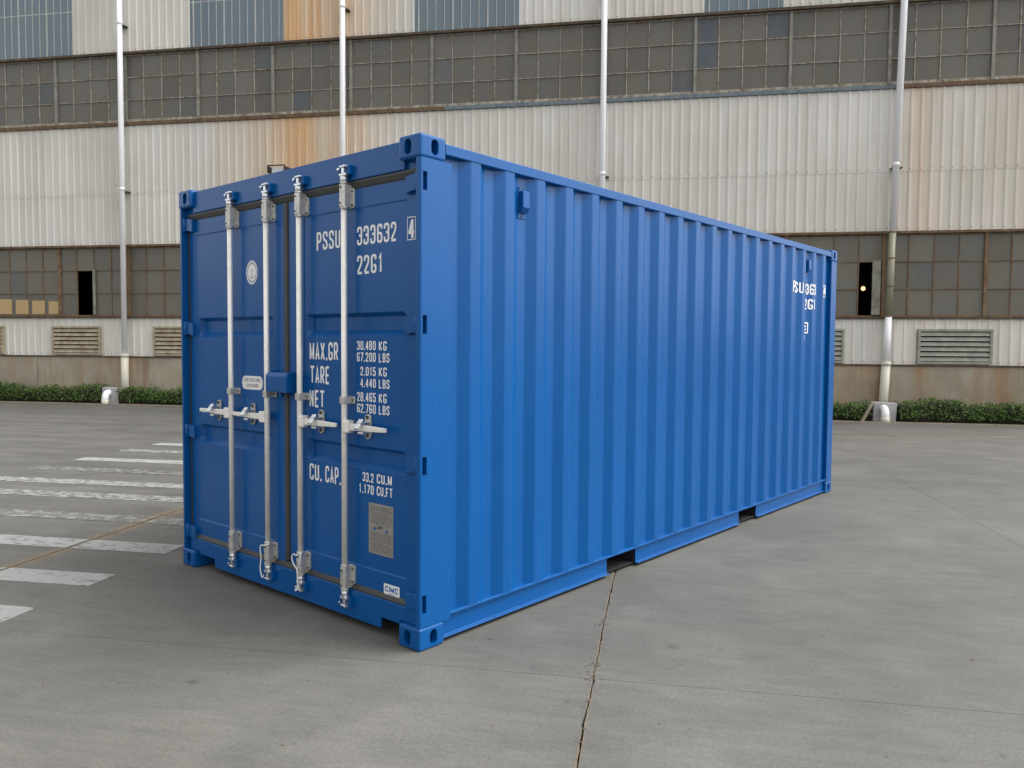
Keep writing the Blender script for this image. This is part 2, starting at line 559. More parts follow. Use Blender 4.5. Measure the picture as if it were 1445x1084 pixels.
o = mb.build('kerb_edging', 'tan_block')
o.rotation_euler = (0, 0, THETA)
o['kind'] = 'structure'

# ================================================================ FACTORY BUILDING
B0 = RZ @ Vector((0, SWALL, 0))
bld = empty('factory_building', B0, THETA)
tag(bld, 'long factory hall of pale ribbed sheeting with two bands of dirty glazing', 'building')
TL, TR = -17.26, 12.14
Z_BASE, Z_C1a, Z_C1b = 1.18, 1.215, 2.20
Z_W1a, Z_W1b = 2.25, 4.10
Z_LAP, Z_C2b = 5.42, 7.13
Z_W2a, Z_W2b = 7.22, 8.99
Z_TOP = 13.2
# concrete base in bays with recessed joints
bx = [TL - 0.3, -15.1, -10.3, -5.4, -0.5, 4.4, 9.3, TR + 0.3]
for a, b in zip(bx, bx[1:]):
    MB().box(a + 0.006, b - 0.006, -0.06, 0.25, -0.05, Z_BASE).build('base_panel', 'base', bld, 0.006, 1)
MB().box(TL - 0.3, TR + 0.3, -0.085, 0.2, Z_BASE + 0.001, Z_BASE + 0.034).build('base_flashing', 'flash_dark', bld)
# hall shell behind the facade
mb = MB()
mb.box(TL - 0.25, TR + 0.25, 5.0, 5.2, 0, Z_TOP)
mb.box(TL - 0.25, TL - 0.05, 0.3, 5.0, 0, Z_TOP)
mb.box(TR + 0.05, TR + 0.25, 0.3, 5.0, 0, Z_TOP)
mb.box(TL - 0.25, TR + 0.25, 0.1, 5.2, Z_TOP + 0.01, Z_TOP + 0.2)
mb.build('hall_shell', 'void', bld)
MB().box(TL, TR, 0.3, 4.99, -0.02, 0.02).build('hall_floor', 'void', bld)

PITCH, NR = 0.21, 4
SHEET = PITCH * NR
def sheet_mesh(name, h, mats, screws=True):
    mb = MB()
    prof = []
    for i in range(NR):
        x = i * PITCH
        prof += [(x, 0.0), (x + 0.128, 0.0), (x + 0.148, -0.019), (x + 0.182, -0.019), (x + 0.202, 0.0)]
    prof.append((SHEET + 0.004, 0.0))
    va = [mb.bm.verts.new((x, y, 0)) for x, y in prof]
    vb = [mb.bm.verts.new((x, y, h)) for x, y in prof]
    for i in range(len(prof) - 1):
        mb.bm.faces.new((va[i], va[i + 1], vb[i + 1], vb[i]))
    # turned thickness at the foot
    vc = [mb.bm.verts.new((x, y + 0.004, 0)) for x, y in prof]
    for i in range(len(prof) - 1):
        mb.bm.faces.new((va[i + 1], va[i], vc[i], vc[i + 1]))
    if screws:
        for i in range(NR):
            x = i * PITCH + 0.165
            mb.box(x - 0.008, x + 0.008, -0.027, -0.0185, 0.05, 0.066, 1)
    return mb.mesh(name, mats, fix=False)
clad_c1 = sheet_mesh('cladding_low', Z_C1b - Z_C1a, ['clad', 'flash_dark'])
clad_c2a = sheet_mesh('cladding_mid', Z_LAP - Z_W1b, ['clad', 'flash_dark'])
clad_c2b = sheet_mesh('cladding_upper', Z_C2b - Z_LAP + 0.05, ['clad', 'flash_dark'])
clad_c3 = sheet_mesh('cladding_top', Z_TOP - Z_W2b, ['clad', 'flash_dark'])
def rooflight_mesh():
    mb = MB()
    h = Z_TOP - Z_W2b
    mb.box(0, SHEET, -0.006, 0.0, 0, h)
    for i in range(NR):
        wd = 0.016 if i == 0 else 0.007
        mb.box(i * PITCH + 0.1 - wd, i * PITCH + 0.1 + wd, -0.024, -0.0061, 0.0, h, 1)
    mb.box(0, SHEET, -0.010, -0.0061, 1.10, 1.125, 1)
    return mb.mesh('rooflight', ['skylight', 'bar_pale'])
sky_c3 = rooflight_mesh()
VENTS = [(-16.1 - 1.47 * 1, -16.13), (-14.63, -13.2), (-11.66, -10.25), (-8.7, -7.28), (-5.75, -4.33), (-2.8, -1.38), (0.15, 1.57), (3.72, 5.18), (6.68, 8.16), (9.66, 11.1)]
SKYL = [(-16.4, -13.9), (-10.5, -8.05), (-4.62, -2.1), (2.05, 3.75), (8.0, 10.5)]
n_sh = int((TR - TL) / SHEET + 0.5)
for i in range(n_sh):
    t0 = TL + i * SHEET
    tm = t0 + SHEET / 2
    jy = 0.0012 * (i % 2)
    for me, z0, ru, dy in ((clad_c2a, Z_W1b, 0, 0.006), (clad_c2b, Z_LAP - 0.05, 0, 0.0)):
        o = link('cladding_sheet', me, bld, (t0, dy + jy, z0))
        o.color = (0.85 if dy else 1.0, 0, 0, 1)
    if any(a < tm < b for a, b in SKYL):
        o = link('rooflight_sheet', sky_c3, bld, (t0, jy, Z_W2b))
    else:
        o = link('cladding_sheet', clad_c3, bld, (t0, jy, Z_W2b))
        o.color = (1.15, 0, 0, 1)
    o = link('cladding_sheet', clad_c1, bld, (t0, jy, Z_C1a))
    o.color = (0.3, 0, 0, 1)
# backing rails so that no gap opens behind the sheets
for a, b in ((Z_BASE, Z_W1a - 0.02), (Z_W1b + 0.03, Z_W2a - 0.06), (Z_W2b + 0.02, Z_TOP)):
    MB().box(TL, TR, 0.03, 0.10, a, b).build('wall_lining', 'flash_dark', bld)
# flashings over and under the glazing
MB().box(TL, TR, -0.06, 0.03, Z_C1b + 0.004, Z_W1a - 0.001).build('window_sill', 'flash_dark', bld)
MB().box(TL, TR, -0.045, 0.03, Z_W1b - 0.055, Z_W1b - 0.002).build('window_head', 'sill_rust', bld)
MB().box(TL, -3.9, -0.05, 0.03, Z_C2b + 0.004, Z_W2a - 0.002).build('window_sill', 'sill_rust', bld)
MB().box(-3.899, 6.1, -0.05, 0.03, Z_C2b + 0.004, Z_W2a - 0.002).build('window_sill', 'flash_blue', bld)
MB().box(6.101, TR, -0.05, 0.03, Z_C2b + 0.004, Z_W2a - 0.002).build('window_sill', 'sill_rust', bld)
MB().box(TL, TR, -0.06, 0.03, Z_W2b - 0.06, Z_W2b - 0.002).build('window_head', 'flash_dark', bld)

BAY = 2.04
def pane_mesh(w, h):
    mb = MB()
    mb.box(0, w, -0.003, 0.003, 0, h)
    return mb.mesh('pane', 'pane')
def window_bay(t0, z0, z1, barm, opening=(), reflect_glow=(), hidden=False, rows=3, mull='mullion', foot=0.0):
    """one glazed bay: frame with bars, and panes"""
    w = BAY
    pw = w / 4
    ph = (z1 - z0) / rows
    mb = MB()
    for i in range(1, 4):
        j = rnd.uniform(-0.006, 0.006)
        mb.box(i * pw - 0.011 + j, i * pw + 0.011 + j, -0.012, 0.028, 0.03, z1 - z0 - 0.03)
    for r in range(1, rows):
        spans = [(0.035, w - 0.035)]
        for (oi, orow) in opening:
            if orow == 0 and r == 1:
                spans = [(0.035, oi * pw), ((oi + 1) * pw, w - 0.035)] if oi < 3 else [(0.035, oi * pw)]
        for xa, xb in spans:
            mb.box(xa, xb, -0.016, 0.024, r * ph - 0.009, r * ph + 0.009)
    mb.box(0.035, w - 0.035, -0.018, 0.03, 0.001, 0.03 + foot)
    mb.box(0.035, w - 0.035, -0.018, 0.03, z1 - z0 - 0.03, z1 - z0 - 0.001)
    win = mb.build('window', barm, bld)
    win.location = (t0, 0.045, z0)
    MB().box(-0.034, 0.034, -0.045, 0.035, 0.0, z1 - z0).build('mullion', mull, win)
    me = pane_mesh(pw - 0.022, ph - 0.018)
    if hidden:
        m2 = MB()
        m2.box(0.04, w - 0.04, 0.005, 0.010, 0.01, z1 - z0 - 0.01)
        o = m2.build('pane', 'pane', win)
        return win
    for i in range(4):
        for r in range(rows):
            if (i, r) in opening:
                continue
            o = link('pane', me, win, (i * pw + 0.011, 0.008 + rnd.uniform(-0.002, 0.002), r * ph + 0.009))
            o.rotation_euler = (rnd.uniform(-0.008, 0.008), 0, rnd.uniform(-0.006, 0.006))
            blu = 0.0
            if rnd.random() < 0.10:
                blu = rnd.uniform(0.3, 0.8)
            gr = rnd.uniform(0, 0.35)
            if z0 < 5:
                gr = rnd.uniform(0.15, 0.85)
            o.color = (blu, gr, 0, 1)
    return win
k0 = -0.16
for k in range(-9, 6):
    t0 = k0 + k * BAY
    win = window_bay(t0, Z_W2a, Z_W2b - 0.06, 'bar_light', foot=0.05)
    if k == 0 or k == 1 or k == -9:
        for o in win.children:
            if o.name.startswith('pane') and rnd.random() < 0.25:
                o.color = (0.9, 0, 0, 1)
    op = ()
    if abs(t0 + BAY - (-12.40)) < 0.1:
        op = {(1, 0), (1, 1)}
    if abs(t0 - 3.92) < 0.1:
        op = {(3, 0), (3, 1)}
    hid = (-9.0 < t0 < 2.5)
    lowwin = window_bay(t0, Z_W1a, Z_W1b - 0.055, 'bar_rust', opening=op, hidden=hid, mull='bar_rust')
# half-open casement leaves beside the two dark openings
for (a, b) in ((-13.42, -13.36), (5.73, 5.90)):
    MB().box(a, b, -0.02, 0.02, Z_W1a + 0.04, 3.47).build('casement_leaf', 'mullion', bld)
# glowing cream ribs paint a warm reflection at the foot of four panes
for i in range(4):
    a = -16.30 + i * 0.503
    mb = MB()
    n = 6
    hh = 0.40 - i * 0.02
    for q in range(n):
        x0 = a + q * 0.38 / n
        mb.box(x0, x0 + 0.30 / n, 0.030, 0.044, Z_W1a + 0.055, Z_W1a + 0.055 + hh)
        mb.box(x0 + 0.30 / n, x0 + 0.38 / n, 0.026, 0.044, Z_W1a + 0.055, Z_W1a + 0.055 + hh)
    mb.build('lit_pane', 'reflect_glow', bld)  # glowing ribs stand in for a warm reflection, not a lit pane
# lamp burning inside, seen through the right-hand opening
mb = MB()
bmesh.ops.create_uvsphere(mb.bm, u_segments=12, v_segments=8, radius=0.05)
hl = mb.mesh('bulb', 'bulb')
fl = empty('hall_lamp', RZ @ Vector((5.885, SWALL + 1.4, 2.965)), THETA)
tag(fl, 'small lamp burning inside the hall, seen through open casement', 'lamp')
o = link('bulb', hl, fl)
MB().tube([(0, 0, 0.06), (0, 0, 0.22)], [0.09, 0.03], 12).tube([(0, 0, 0.2201), (0, 0, 10.0)], 0.008, 6).build('lamp_shade', 'steel_dark', fl)

# louvred vents
slat_prof = None
for vi, (a, b) in enumerate(VENTS):
    if a < TL:
        a = TL + 0.05
    z0, z1 = 1.235, 1.985
    gm = 'louvre_green' if a > 3 else 'louvre'
    mb = MB()
    f = 0.05
    mb.box(a, b, -0.075, 0.0, z0, z0 + f)
    mb.box(a, b, -0.075, 0.0, z1 - f, z1)
    mb.box(a, a + f, -0.0745, 0.0, z0 + f, z1 - f)
    mb.box(b - f, b, -0.0745, 0.0, z0 + f, z1 - f)
    v = mb.build('louvre_vent', gm, bld)
    MB().box(a + f, b - f, -0.030, -0.026, z0 + f, z1 - f).build('vent_back', 'void', v)
    ns = 6
    dz = (z1 - z0 - 2 * f) / ns
    for q in range(ns):
        zc = z0 + f + dz * (q + 0.5)
        m2 = MB()
        m2.prism([(-0.072, zc - dz * 0.36), (-0.066, zc - dz * 0.40), (-0.034, zc + dz * 0.30), (-0.040, zc + dz * 0.36)], 0, a + f + 0.001, b - f - 0.001)
        m2.build('slat', gm, v)

# rainwater pipes
for pi, (t, low) in enumerate(((-12.41, True), (-6.42, False), (-0.15, False), (6.10, True))):
    y = -0.16
    lean = (lambda z: t - 0.10 + 0.019 * z) if pi == 3 else (lambda z: t)
    mb = MB()
    if pi == 3:
        mb.tube([(lean(4.07), y, 4.07), (lean(Z_TOP), y, Z_TOP)], 0.07, 16).tube([(lean(1.24), y, 1.24), (lean(2.24), y, 2.24)], 0.07, 16)
    else:
        mb.tube([(t, y, 1.24), (t, y, Z_TOP)], 0.068, 16)
    pp = mb.build('rainwater_pipe', 'pvc', bld)
    if pi == 3:
        MB().tube([(lean(2.24), y, 2.24), (lean(4.07), y, 4.07)], 0.0705, 16).build('dull_pipe_section', 'pvc_olive', pp)
        for zz in (2.26, 2.9, 3.5, 4.06):
            MB().tube([(lean(zz), y, zz - 0.014), (lean(zz), y, zz + 0.014)], 0.076, 16).build('pipe_ring', 'bar_rust', pp)
    MB().tube([(lean(0.05) - (0.03 if pi == 3 else 0), y, 0.05), (lean(1.2), y, 1.20)], 0.095, 16).build('pipe_sleeve', 'pvc_old', pp)
    MB().tube([(lean(1.2), y, 1.19), (lean(1.2), y, 1.27)], 0.103, 16).build('pipe_collar', 'pvc_old', pp)
    for zz in (5.43, 9.6):
        MB().box(t - 0.075, t + 0.14, y - 0.0, y + 0.16, zz - 0.01, zz + 0.01).build('pipe_bracket', 'bolt', pp)
        MB().tube([(lean(zz), y, zz + 0.02), (lean(zz), y, zz + 0.10)], 0.0715, 16).build('pipe_joint', 'pvc', pp)

# drain boxes at the foot of the outer pipes
def drain(t, label):
    r = empty('drain_box', RZ @ Vector((t, SWALL - 0.52, 0)), THETA)
    tag(r, label, 'drain', 'drain blocks at the foot of the pipes')
    mb = MB()
    mb.prism([(-0.26, -0.02), (0.20, -0.02), (0.215, 0.40), (-0.245, 0.42)], 1, -0.06, 0.22)
    mb.build('block', 'grey_block', r, 0.01, 1)
    mb = MB()
    mb.tube([(-0.05, -0.20, -0.03), (-0.05, -0.20, 0.13)], 0.088, 16)
    mb.build('pipe_socket', 'pvc_old', r)
    path = [(-0.05, -0.20, 0.12)] + [(-0.05, -0.20 + 0.13 * (1 - math.cos(a)), 0.15 + 0.14 * math.sin(a)) for a in [q * math.pi / 2 / 6 for q in range(7)]] + [(-0.05, -0.03, 0.29)]
    MB().tube(path, 0.080, 16).build('pipe_elbow', 'pvc', r)
    return r
dl = drain(-12.52, 'grey drain block with white pipe elbow and nothing leaning on it')
dr = drain(5.94, 'grey drain block with white pipe elbow, a slanting cement slab leaning on it')
sl = MB()
sl.box(-0.03, 0.03, -0.14, 0.14, 0.0, 0.46)
o = sl.build('cement_slab', 'tan_block', None, 0.008, 1)
o.matrix_world = Matrix.Translation(RZ @ Vector((5.44, SWALL - 0.56, 0.0))) @ RZ @ Matrix.Rotation(R(26), 4, 'Y')
tag(o, 'tan cement slab leaning slantwise against a grey drain block', 'slab')

# floodlight on the wall
fl = empty('floodlight', RZ @ Vector((-8.05, SWALL - 0.03, 5.735)), THETA)
tag(fl, 'small grey floodlight on dark bracket, fixed to rust tinted sheeting', 'floodlight')
MB().box(-0.24, 0.22, -0.34, -0.31, 0.16, 0.185).box(-0.24, -0.215, -0.34, 0.03, 0.0, 0.16).box(0.195, 0.22, -0.34, 0.03, 0.02, 0.16).build('bracket', 'steel_dark', fl)
MB().prism([(-0.29, 0.0), (-0.06, 0.02), (-0.06, 0.10), (-0.27, 0.145)], 0, -0.15, 0.17).build('housing', 'lamp_shell', fl, 0.01)

# ================================================================ HEDGES
leaf_pts = [(0, 0, 0), (0.35, 0.40, 0.06), (0, 1, 0.0), (-0.35, 0.40, 0.06)]
def hedge(t0, t1, label, dens=520):
    h = empty('hedge', RZ @ Vector(((t0 + t1) / 2, SWALL - 0.42, 0)), THETA)
    tag(h, label, 'hedge', 'hedges along the factory wall')
    L = t1 - t0
    rr = random.Random(int(t0 * 10))
    def top(x):
        return 0.41 + 0.04 * math.sin(x * 1.9 + 1) + 0.02 * math.sin(x * 23.0) + 0.03 * math.sin(x * 4.7) + 0.02 * math.sin(x * 11.3)
    def front(x):
        return -0.20 - 0.03 * math.sin(x * 2.3) - 0.03 * math.sin(x * 6.1)
    mb = MB()
    nx = max(4, int(L / 0.12))
    ring = []
    for i in range(nx + 1):
        x = -L / 2 + L * i / nx
        xa = x + (t0 + t1) / 2
        zt = top(xa) - 0.07
        yf = front(xa) + 0.06
        ring.append([mb.bm.verts.new((x, y, z)) for y, z in ((yf + 0.05, 0.02), (yf, 0.12), (yf, zt - 0.08), (yf + 0.08, zt), (0.25, zt), (0.30, 0.02))])
    for a, b in zip(ring, ring[1:]):
        for q in range(5):
            mb.bm.faces.new((a[q], b[q], b[q + 1], a[q + 1]))
    mb.bm.faces.new(ring[0])
    mb.bm.faces.new(list(reversed(ring[-1])))
    mb.build('twigs', 'core', h)
    verts, faces = [], []
    for i in range(int(L * dens)):
        x = rr.uniform(-L / 2, L / 2)
        xa = x + (t0 + t1) / 2
        zt, yf = top(xa), front(xa)
        u = rr.random()
        if u < 0.5:
            p = Vector((x, yf + rr.uniform(-0.03, 0.07), rr.uniform(0.09, zt)))
            nrm = Vector((rr.gauss(0, 0.6), -1, rr.gauss(0.5, 0.5)))
        else:
            p = Vector((x, rr.uniform(yf, 0.28), zt + rr.gauss(-0.02, 0.028)))
            nrm = Vector((rr.gauss(0, 0.6), rr.gauss(-0.3, 0.5), 1))
        nrm.normalize()
        q = nrm.to_track_quat('Z', 'Y') @ Matrix.Rotation(rr.uniform(0, 6.28), 3, 'Z').to_quaternion()
        sz = rr.uniform(0.045, 0.085)
        b = len(verts)
        for lp in leaf_pts:
            verts.append(p + q @ (Vector((lp[0] * 0.8, lp[1], lp[2])) * sz))
        faces += [(b, b + 1, b + 2), (b, b + 2, b + 3)]
    me = bpy.data.meshes.new('leaves')
    me.from_pydata(verts, [], faces)
    me.materials.append(M['leaf'])
    link('leaves', me, h)
hedge(-19.5, -12.80, 'low dark green hedge below the panes with painted warm reflections and louvred vent')
hedge(-12.30, 5.62, 'low green hedge running behind the blue container between the two drain blocks')
hedge(6.22, 12.0, 'low green hedge below the grey green louvred vent')

# ================================================================ SHIPPING CONTAINER
CL, CW, CH = 6.058, 2.438, 2.591
cont = empty('shipping_container', (0, 0, 0))
tag(cont, 'blue twenty foot steel shipping container with closed double doors and white lettering', 'container')
# corner castings: block with oval holes cut by boolean, then mirrored
def casting_mesh():
    lx, ly, lz = 0.178, 0.162, 0.118
    mb = MB()
    mb.box(0, lx, 0, ly, 0, lz)
    me = mb.mesh('casting', 'blue')
    o = link('casting_tmp', me)
    b = o.modifiers.new('b', 'BEVEL')
    b.width = 0.014
    b.segments = 3
    cm = MB()
    def oval(cx, cz, w, h):
        pts = []
        r = w / 2
        for q in range(9):
            a = math.pi * q / 8
            pts.append((cx + r * math.cos(a), cz + h / 2 - r + r * math.sin(a)))
        for q in range(9):
            a = math.pi + math.pi * q / 8
            pts.append((cx + r * math.cos(a), cz - h / 2 + r + r * math.sin(a)))
        return pts
    cm.prism(oval(0.098, 0.058, 0.050, 0.079), 1, -0.05, 0.085)
    c1 = link('cut1', cm.mesh('c1', 'void'))
    cm = MB()
    cm.prism(oval(0.092, 0.058, 0.050, 0.079), 0, -0.05, 0.095)
    c2 = link('cut2', cm.mesh('c2', 'void'))
    for c in (c1, c2):
        bo = o.modifiers.new('bo', 'BOOLEAN')
        bo.operation = 'DIFFERENCE'
        bo.object = c
        bo.solver = 'EXACT'
    dg = bpy.context.evaluated_depsgraph_get()
    res = bpy.data.meshes.new_from_object(o.evaluated_get(dg))
    for x in (o, c1, c2):
        bpy.data.objects.remove(x)
    res.materials.clear()
    res.materials.append(M['blue'])
    return res
cm0 = casting_mesh()
for fx in (0, 1):
    for fy in (0, 1):
        for fz in (0, 1):
            bm = bmesh.new()
            bm.from_mesh(cm0)
            for v in bm.verts:
                if fx: v.co.x = CL - v.co.x
                if fy: v.co.y = CW - v.co.y
                if fz: v.co.z = CH - v.co.z
            if (fx + fy + fz) % 2:
                bmesh.ops.reverse_faces(bm, faces=bm.faces)
            me = bpy.data.meshes.new('casting')
            bm.to_mesh(me)
            bm.free()
            me.materials.append(M['blue'])
            link('corner_casting', me, cont)
# rear (door end) posts with hinge slots
HZ = [2.360, 1.652, 0.943, 0.238]
ZP0, ZP1 = 0.117, CH - 0.117
def post(mirror):
    mb = MB()
    f = (lambda y: CW - y) if mirror else (lambda y: y)
    full = [(0.016, 0.003), (0.222, 0.003), (0.222, 0.058), (0.052, 0.058), (0.050, 0.034), (0.004, 0.034), (0.004, 0.015), (0.008, 0.006)]
    zs = [ZP0]
    for z in sorted(HZ):
        zs += [z - 0.046, z + 0.046]
    zs.append(ZP1)
    for i in range(len(zs) - 1):
        a, b = zs[i], zs[i + 1]
        if i % 2 == 0:
            mb.prism([(x, f(y)) for x, y in full], 2, a, b)
        else:
            mb.prism([(x, f(y)) for x, y in ((0.050, 0.003), (0.222, 0.003), (0.222, 0.058), (0.050, 0.058))], 2, a, b)
            mb.prism([(x, f(y)) for x, y in ((0.021, 0.003), (0.021, 0.034), (0.004, 0.034), (0.004, 0.015), (0.008, 0.006), (0.016, 0.003))], 2, a, b)
            y0, y1 = sorted((f(0.034), f(0.036)))
            mb.box(0.0211, 0.0499, y0, y1, a, b, 1)
    return mb.build('corner_post', ['blue', 'void'], cont)
post(False)
post(True)
# front-end posts
for y0, y1 in ((0.004, 0.08), (CW - 0.08, CW - 0.004)):
    MB().box(CL - 0.165, CL - 0.004, y0, y1, ZP0, ZP1).build('corner_post', 'blue', cont, 0.006)
# top rails
for y0, y1 in ((0.005, 0.065), (CW - 0.065, CW - 0.005)):
    MB().box(0.178, CL - 0.178, y0, y1, 2.512, 2.568).build('top_rail', 'blue', cont, 0.005)
# bottom rails as channels with fork pockets
POCK = [(1.735, 2.095), (3.79, 4.15)]
for side in (0, 1):
    f = (lambda y: CW - y) if side else (lambda y: y)
    mb = MB()
    segs = [(0.178, POCK[0][0]), (POCK[0][1], POCK[1][0]), (POCK[1][1], CL - 0.178)]
    prof = [(0.010, 0.022), (0.036, 0.022), (0.036, 0.135), (0.032, 0.135), (0.032, 0.030), (0.010, 0.030)]
    for a, b in segs:
        mb.prism([(f(y), z) for y, z in prof], 0, a, b)
    y0, y1 = sorted((f(0.009), f(0.09)))
    mb.box(0.178, CL - 0.150, y0, y1, 0.1352, 0.150)
    mb.build('bottom_rail', 'blue', cont, 0.002, 1)
for a, b in POCK:
    mb = MB()
    mb.box(a, a + 0.006, 0.045, CW - 0.045, 0.022, 0.135)
    mb.box(b - 0.006, b, 0.045, CW - 0.045, 0.022, 0.135)
    mb.box(a + 0.006, b - 0.006, 0.045, CW - 0.045, 0.128, 0.135)
    mb.box(a + 0.006, b - 0.006, 0.045, CW - 0.045, 0.022, 0.028)
    mb.build('fork_pocket', 'void', cont)
MB().box(0.10, CL - 0.05, 0.10, CW - 0.10, 0.136, 0.16).build('floor_deck', 'void', cont)
mb = MB()
for i in range(18):
    x = 0.35 + i * 0.32
    if any(a - 0.08 < x < b + 0.08 for a, b in POCK):
        continue
    mb.box(x, x + 0.045, 0.05, CW - 0.05, 0.03, 0.1355)
mb.build('cross_members', 'void', cont)
# corrugated side walls
XO = 0.370
PX = 0.278
YO, YI = 0.009, 0.045
def corr_y(x):
    u = (x - XO) % PX
    if x < XO - 0.07 or x > XO + PX * 19 + 0.072 + 0.068:
        return YI
    if u < 0.072: return YO
    if u < 0.140: return YO + (YI - YO) * (u - 0.072) / 0.068
    if u < 0.210: return YI
    return YI + (YO - YI) * (u - 0.210) / 0.068
xs = [0.20]
BRK = []
for k in range(20):
    x = XO + PX * k
    BRK += [x - 0.068, x, x + 0.072, x + 0.140]
xs += BRK + [CL - 0.16]
for side in (0, 1):
    mb = MB()
    f = (lambda y: CW - y) if side else (lambda y: y)
    va = [mb.bm.verts.new((x, f(corr_y(x + 1e-7)), 0.150)) for x in xs]
    vb = [mb.bm.verts.new((x, f(corr_y(x + 1e-7)), 2.520)) for x in xs]
    for i in range(len(xs) - 1):
        q = (va[i], va[i + 1], vb[i + 1], vb[i])
        mb.bm.faces.new(q if not side else tuple(reversed(q)))
    o = mb.build('side_panel', 'blue', cont, 0, 2, fix=False)
    b = o.modifiers.new('bevel', 'BEVEL')
    b.width = 0.007
    b.segments = 3
    b.limit_method = 'ANGLE'
    b.angle_limit = R(15)
    so = o.modifiers.new('solid', 'SOLIDIFY')
    so.thickness = 0.002
    so.offset = -1
# front wall, roof
MB().box(CL - 0.05, CL - 0.03, 0.08, CW - 0.08, 0.15, 2.52).build('front_wall', 'blue', cont)
MB().box(CL - 0.09, CL - 0.01, 0.162, CW - 0.162, 0.022, 0.15).build('front_sill', 'blue', cont, 0.004)
MB().box(CL - 0.09, CL - 0.01, 0.162, CW - 0.162, 2.50, 2.575).build('front_header', 'blue', cont, 0.004)
mb = MB()
xr = 0.16
pts = []
while xr < CL - 0.2:
    pts += [(xr, 2.566), (xr + 0.09, 2.566), (xr + 0.11, 2.548), (xr + 0.19, 2.548)]
    xr += 0.209
va = [mb.bm.verts.new((x, 0.06, z)) for x, z in pts]
vb = [mb.bm.verts.new((x, CW - 0.06, z)) for x, z in pts]
for i in range(len(pts) - 1):
    mb.bm.faces.new((va[i], va[i + 1], vb[i + 1], vb[i]))
mb.build('roof_panel', 'blue', cont)
# door header and sill
XH = 0.030
mb = MB()
mb.box(XH, 0.16, 0.150, CW - 0.150, 2.432, 2.577)
mb.build('door_header', 'blue', cont, 0.005)
MB().box(0.05, 0.16, 0.058, 0.1499, 2.432, 2.474).build('header_end', 'blue', cont)
MB().box(0.05, 0.16, CW - 0.1499, CW - 0.058, 2.432, 2.474).build('header_end', 'blue', cont)
mb = MB()
Y = [0.150, 0.335, 2.055, CW - 0.150]
mb.prism([(0.060, 0.198), (CW - 0.060, 0.198), (CW - 0.060, 0.118), (2.262, 0.118), (2.262, 0.098), (2.055, 0.098), (2.055, 0.040), (0.335, 0.040), (0.335, 0.098), (0.176, 0.098), (0.176, 0.118), (0.060, 0.118)], 0, XH, 0.044)
mb.build('door_sill', 'blue', cont, 0.004)
MB().box(0.0445, 0.15, 0.15, CW - 0.15, 0.190, 0.198).build('sill_ledge', 'blue', cont)
MB().box(0.20, 0.21, 0.06, CW - 0.06, 0.025, 0.135).build('sill_backing', 'void', cont)

# doors
XD = 0.050
DZ0, DZ1 = 0.228, 2.398
def door(y0, y1, py0, py1, gy0, gy1, hinge_right):
    def lin(v, brk):
        for (a, fa), (b, fb) in zip(brk, brk[1:]):
            if a <= v <= b:
                return fa + (fb - fa) * (v - a) / (b - a) if b > a else fa
        return 0
    ys = sorted({y0, py0, py0 + 0.007, gy0, gy0 + 0.022, gy1 - 0.022, gy1, py1 - 0.007, py1, y1})
    G = [(1.723, 1.592), (1.000, 0.872)]
    zs = {DZ0, 0.333, 0.340, 2.282, 2.289, DZ1}
    for a, b in G:
        zs |= {a, a - 0.022, b + 0.036, b}
    zs = sorted(zs)
    py = [(y0, 0), (py0, 0), (py0 + 0.007, 1), (py1 - 0.007, 1), (py1, 0), (y1, 0)]
    pz = [(DZ0, 0), (0.333, 0), (0.340, 1), (2.282, 1), (2.289, 0), (DZ1, 0)]
    gyb = [(y0, 0), (gy0, 0), (gy0 + 0.022, 1), (gy1 - 0.022, 1), (gy1, 0), (y1, 0)]
    def dep(y, z):
        d = 0.0045 * lin(y, py) * lin(z, pz)
        for a, b in G:
            d += 0.034 * lin(y, gyb) * lin(z, [(DZ0, 0), (b, 0), (b + 0.036, 1), (a - 0.022, 1), (a, 0), (DZ1, 0)])
        return XD + d
    mb = MB()
    V = [[mb.bm.verts.new((dep(y, z), y, z)) for z in zs] for y in ys]
    for i in range(len(ys) - 1):
        for j in range(len(zs) - 1):
            mb.bm.faces.new((V[i][j], V[i][j + 1], V[i + 1][j + 1], V[i + 1][j]))
    # returns
    for a, b in (((y0, DZ0), (y1, DZ0)), ((y1, DZ0), (y1, DZ1)), ((y1, DZ1), (y0, DZ1)), ((y0, DZ1), (y0, DZ0))):
        mb.poly([(XD, a[0], a[1]), (XD, b[0], b[1]), (XD + 0.06, b[0], b[1]), (XD + 0.06, a[0], a[1])])
    d = mb.build('door', 'blue', cont, fix=False)
    # hinges
    e = y0 if hinge_right else y1
    sg = 1 if hinge_right else -1
    for z in HZ:
        hb = MB()
        pts = [(e - sg * (0.050 if not hinge_right else 0.026), z - 0.040), (e + sg * 0.02, z - 0.040), (e + sg * 0.075, z - 0.052), (e + sg * 0.075, z + 0.034), (e + sg * 0.02, z + 0.044), (e - sg * (0.050 if not hinge_right else 0.026), z + 0.044)]
        hb.prism(pts, 0, 0.024, XD + 0.004)
        yy = e - sg * 0.020
        hb.tube([(0.022, yy, z - 0.046), (0.022, yy, z + 0.048)], 0.013, 10)
        hb.build('hinge', 'blue', d, 0.003, 1)
    return d
door_r = door(0.062, 1.190, 0.150, 1.045, 0.160, 1.026, True)
door_l = door(1.242, 2.376, 1.360, 2.300, 1.372, 2.272, False)
door_r['label'] = 'container door with the weight lettering, steel data plate and maker sticker'
door_l['label'] = 'container door with the round white seal and oval steel sticker'
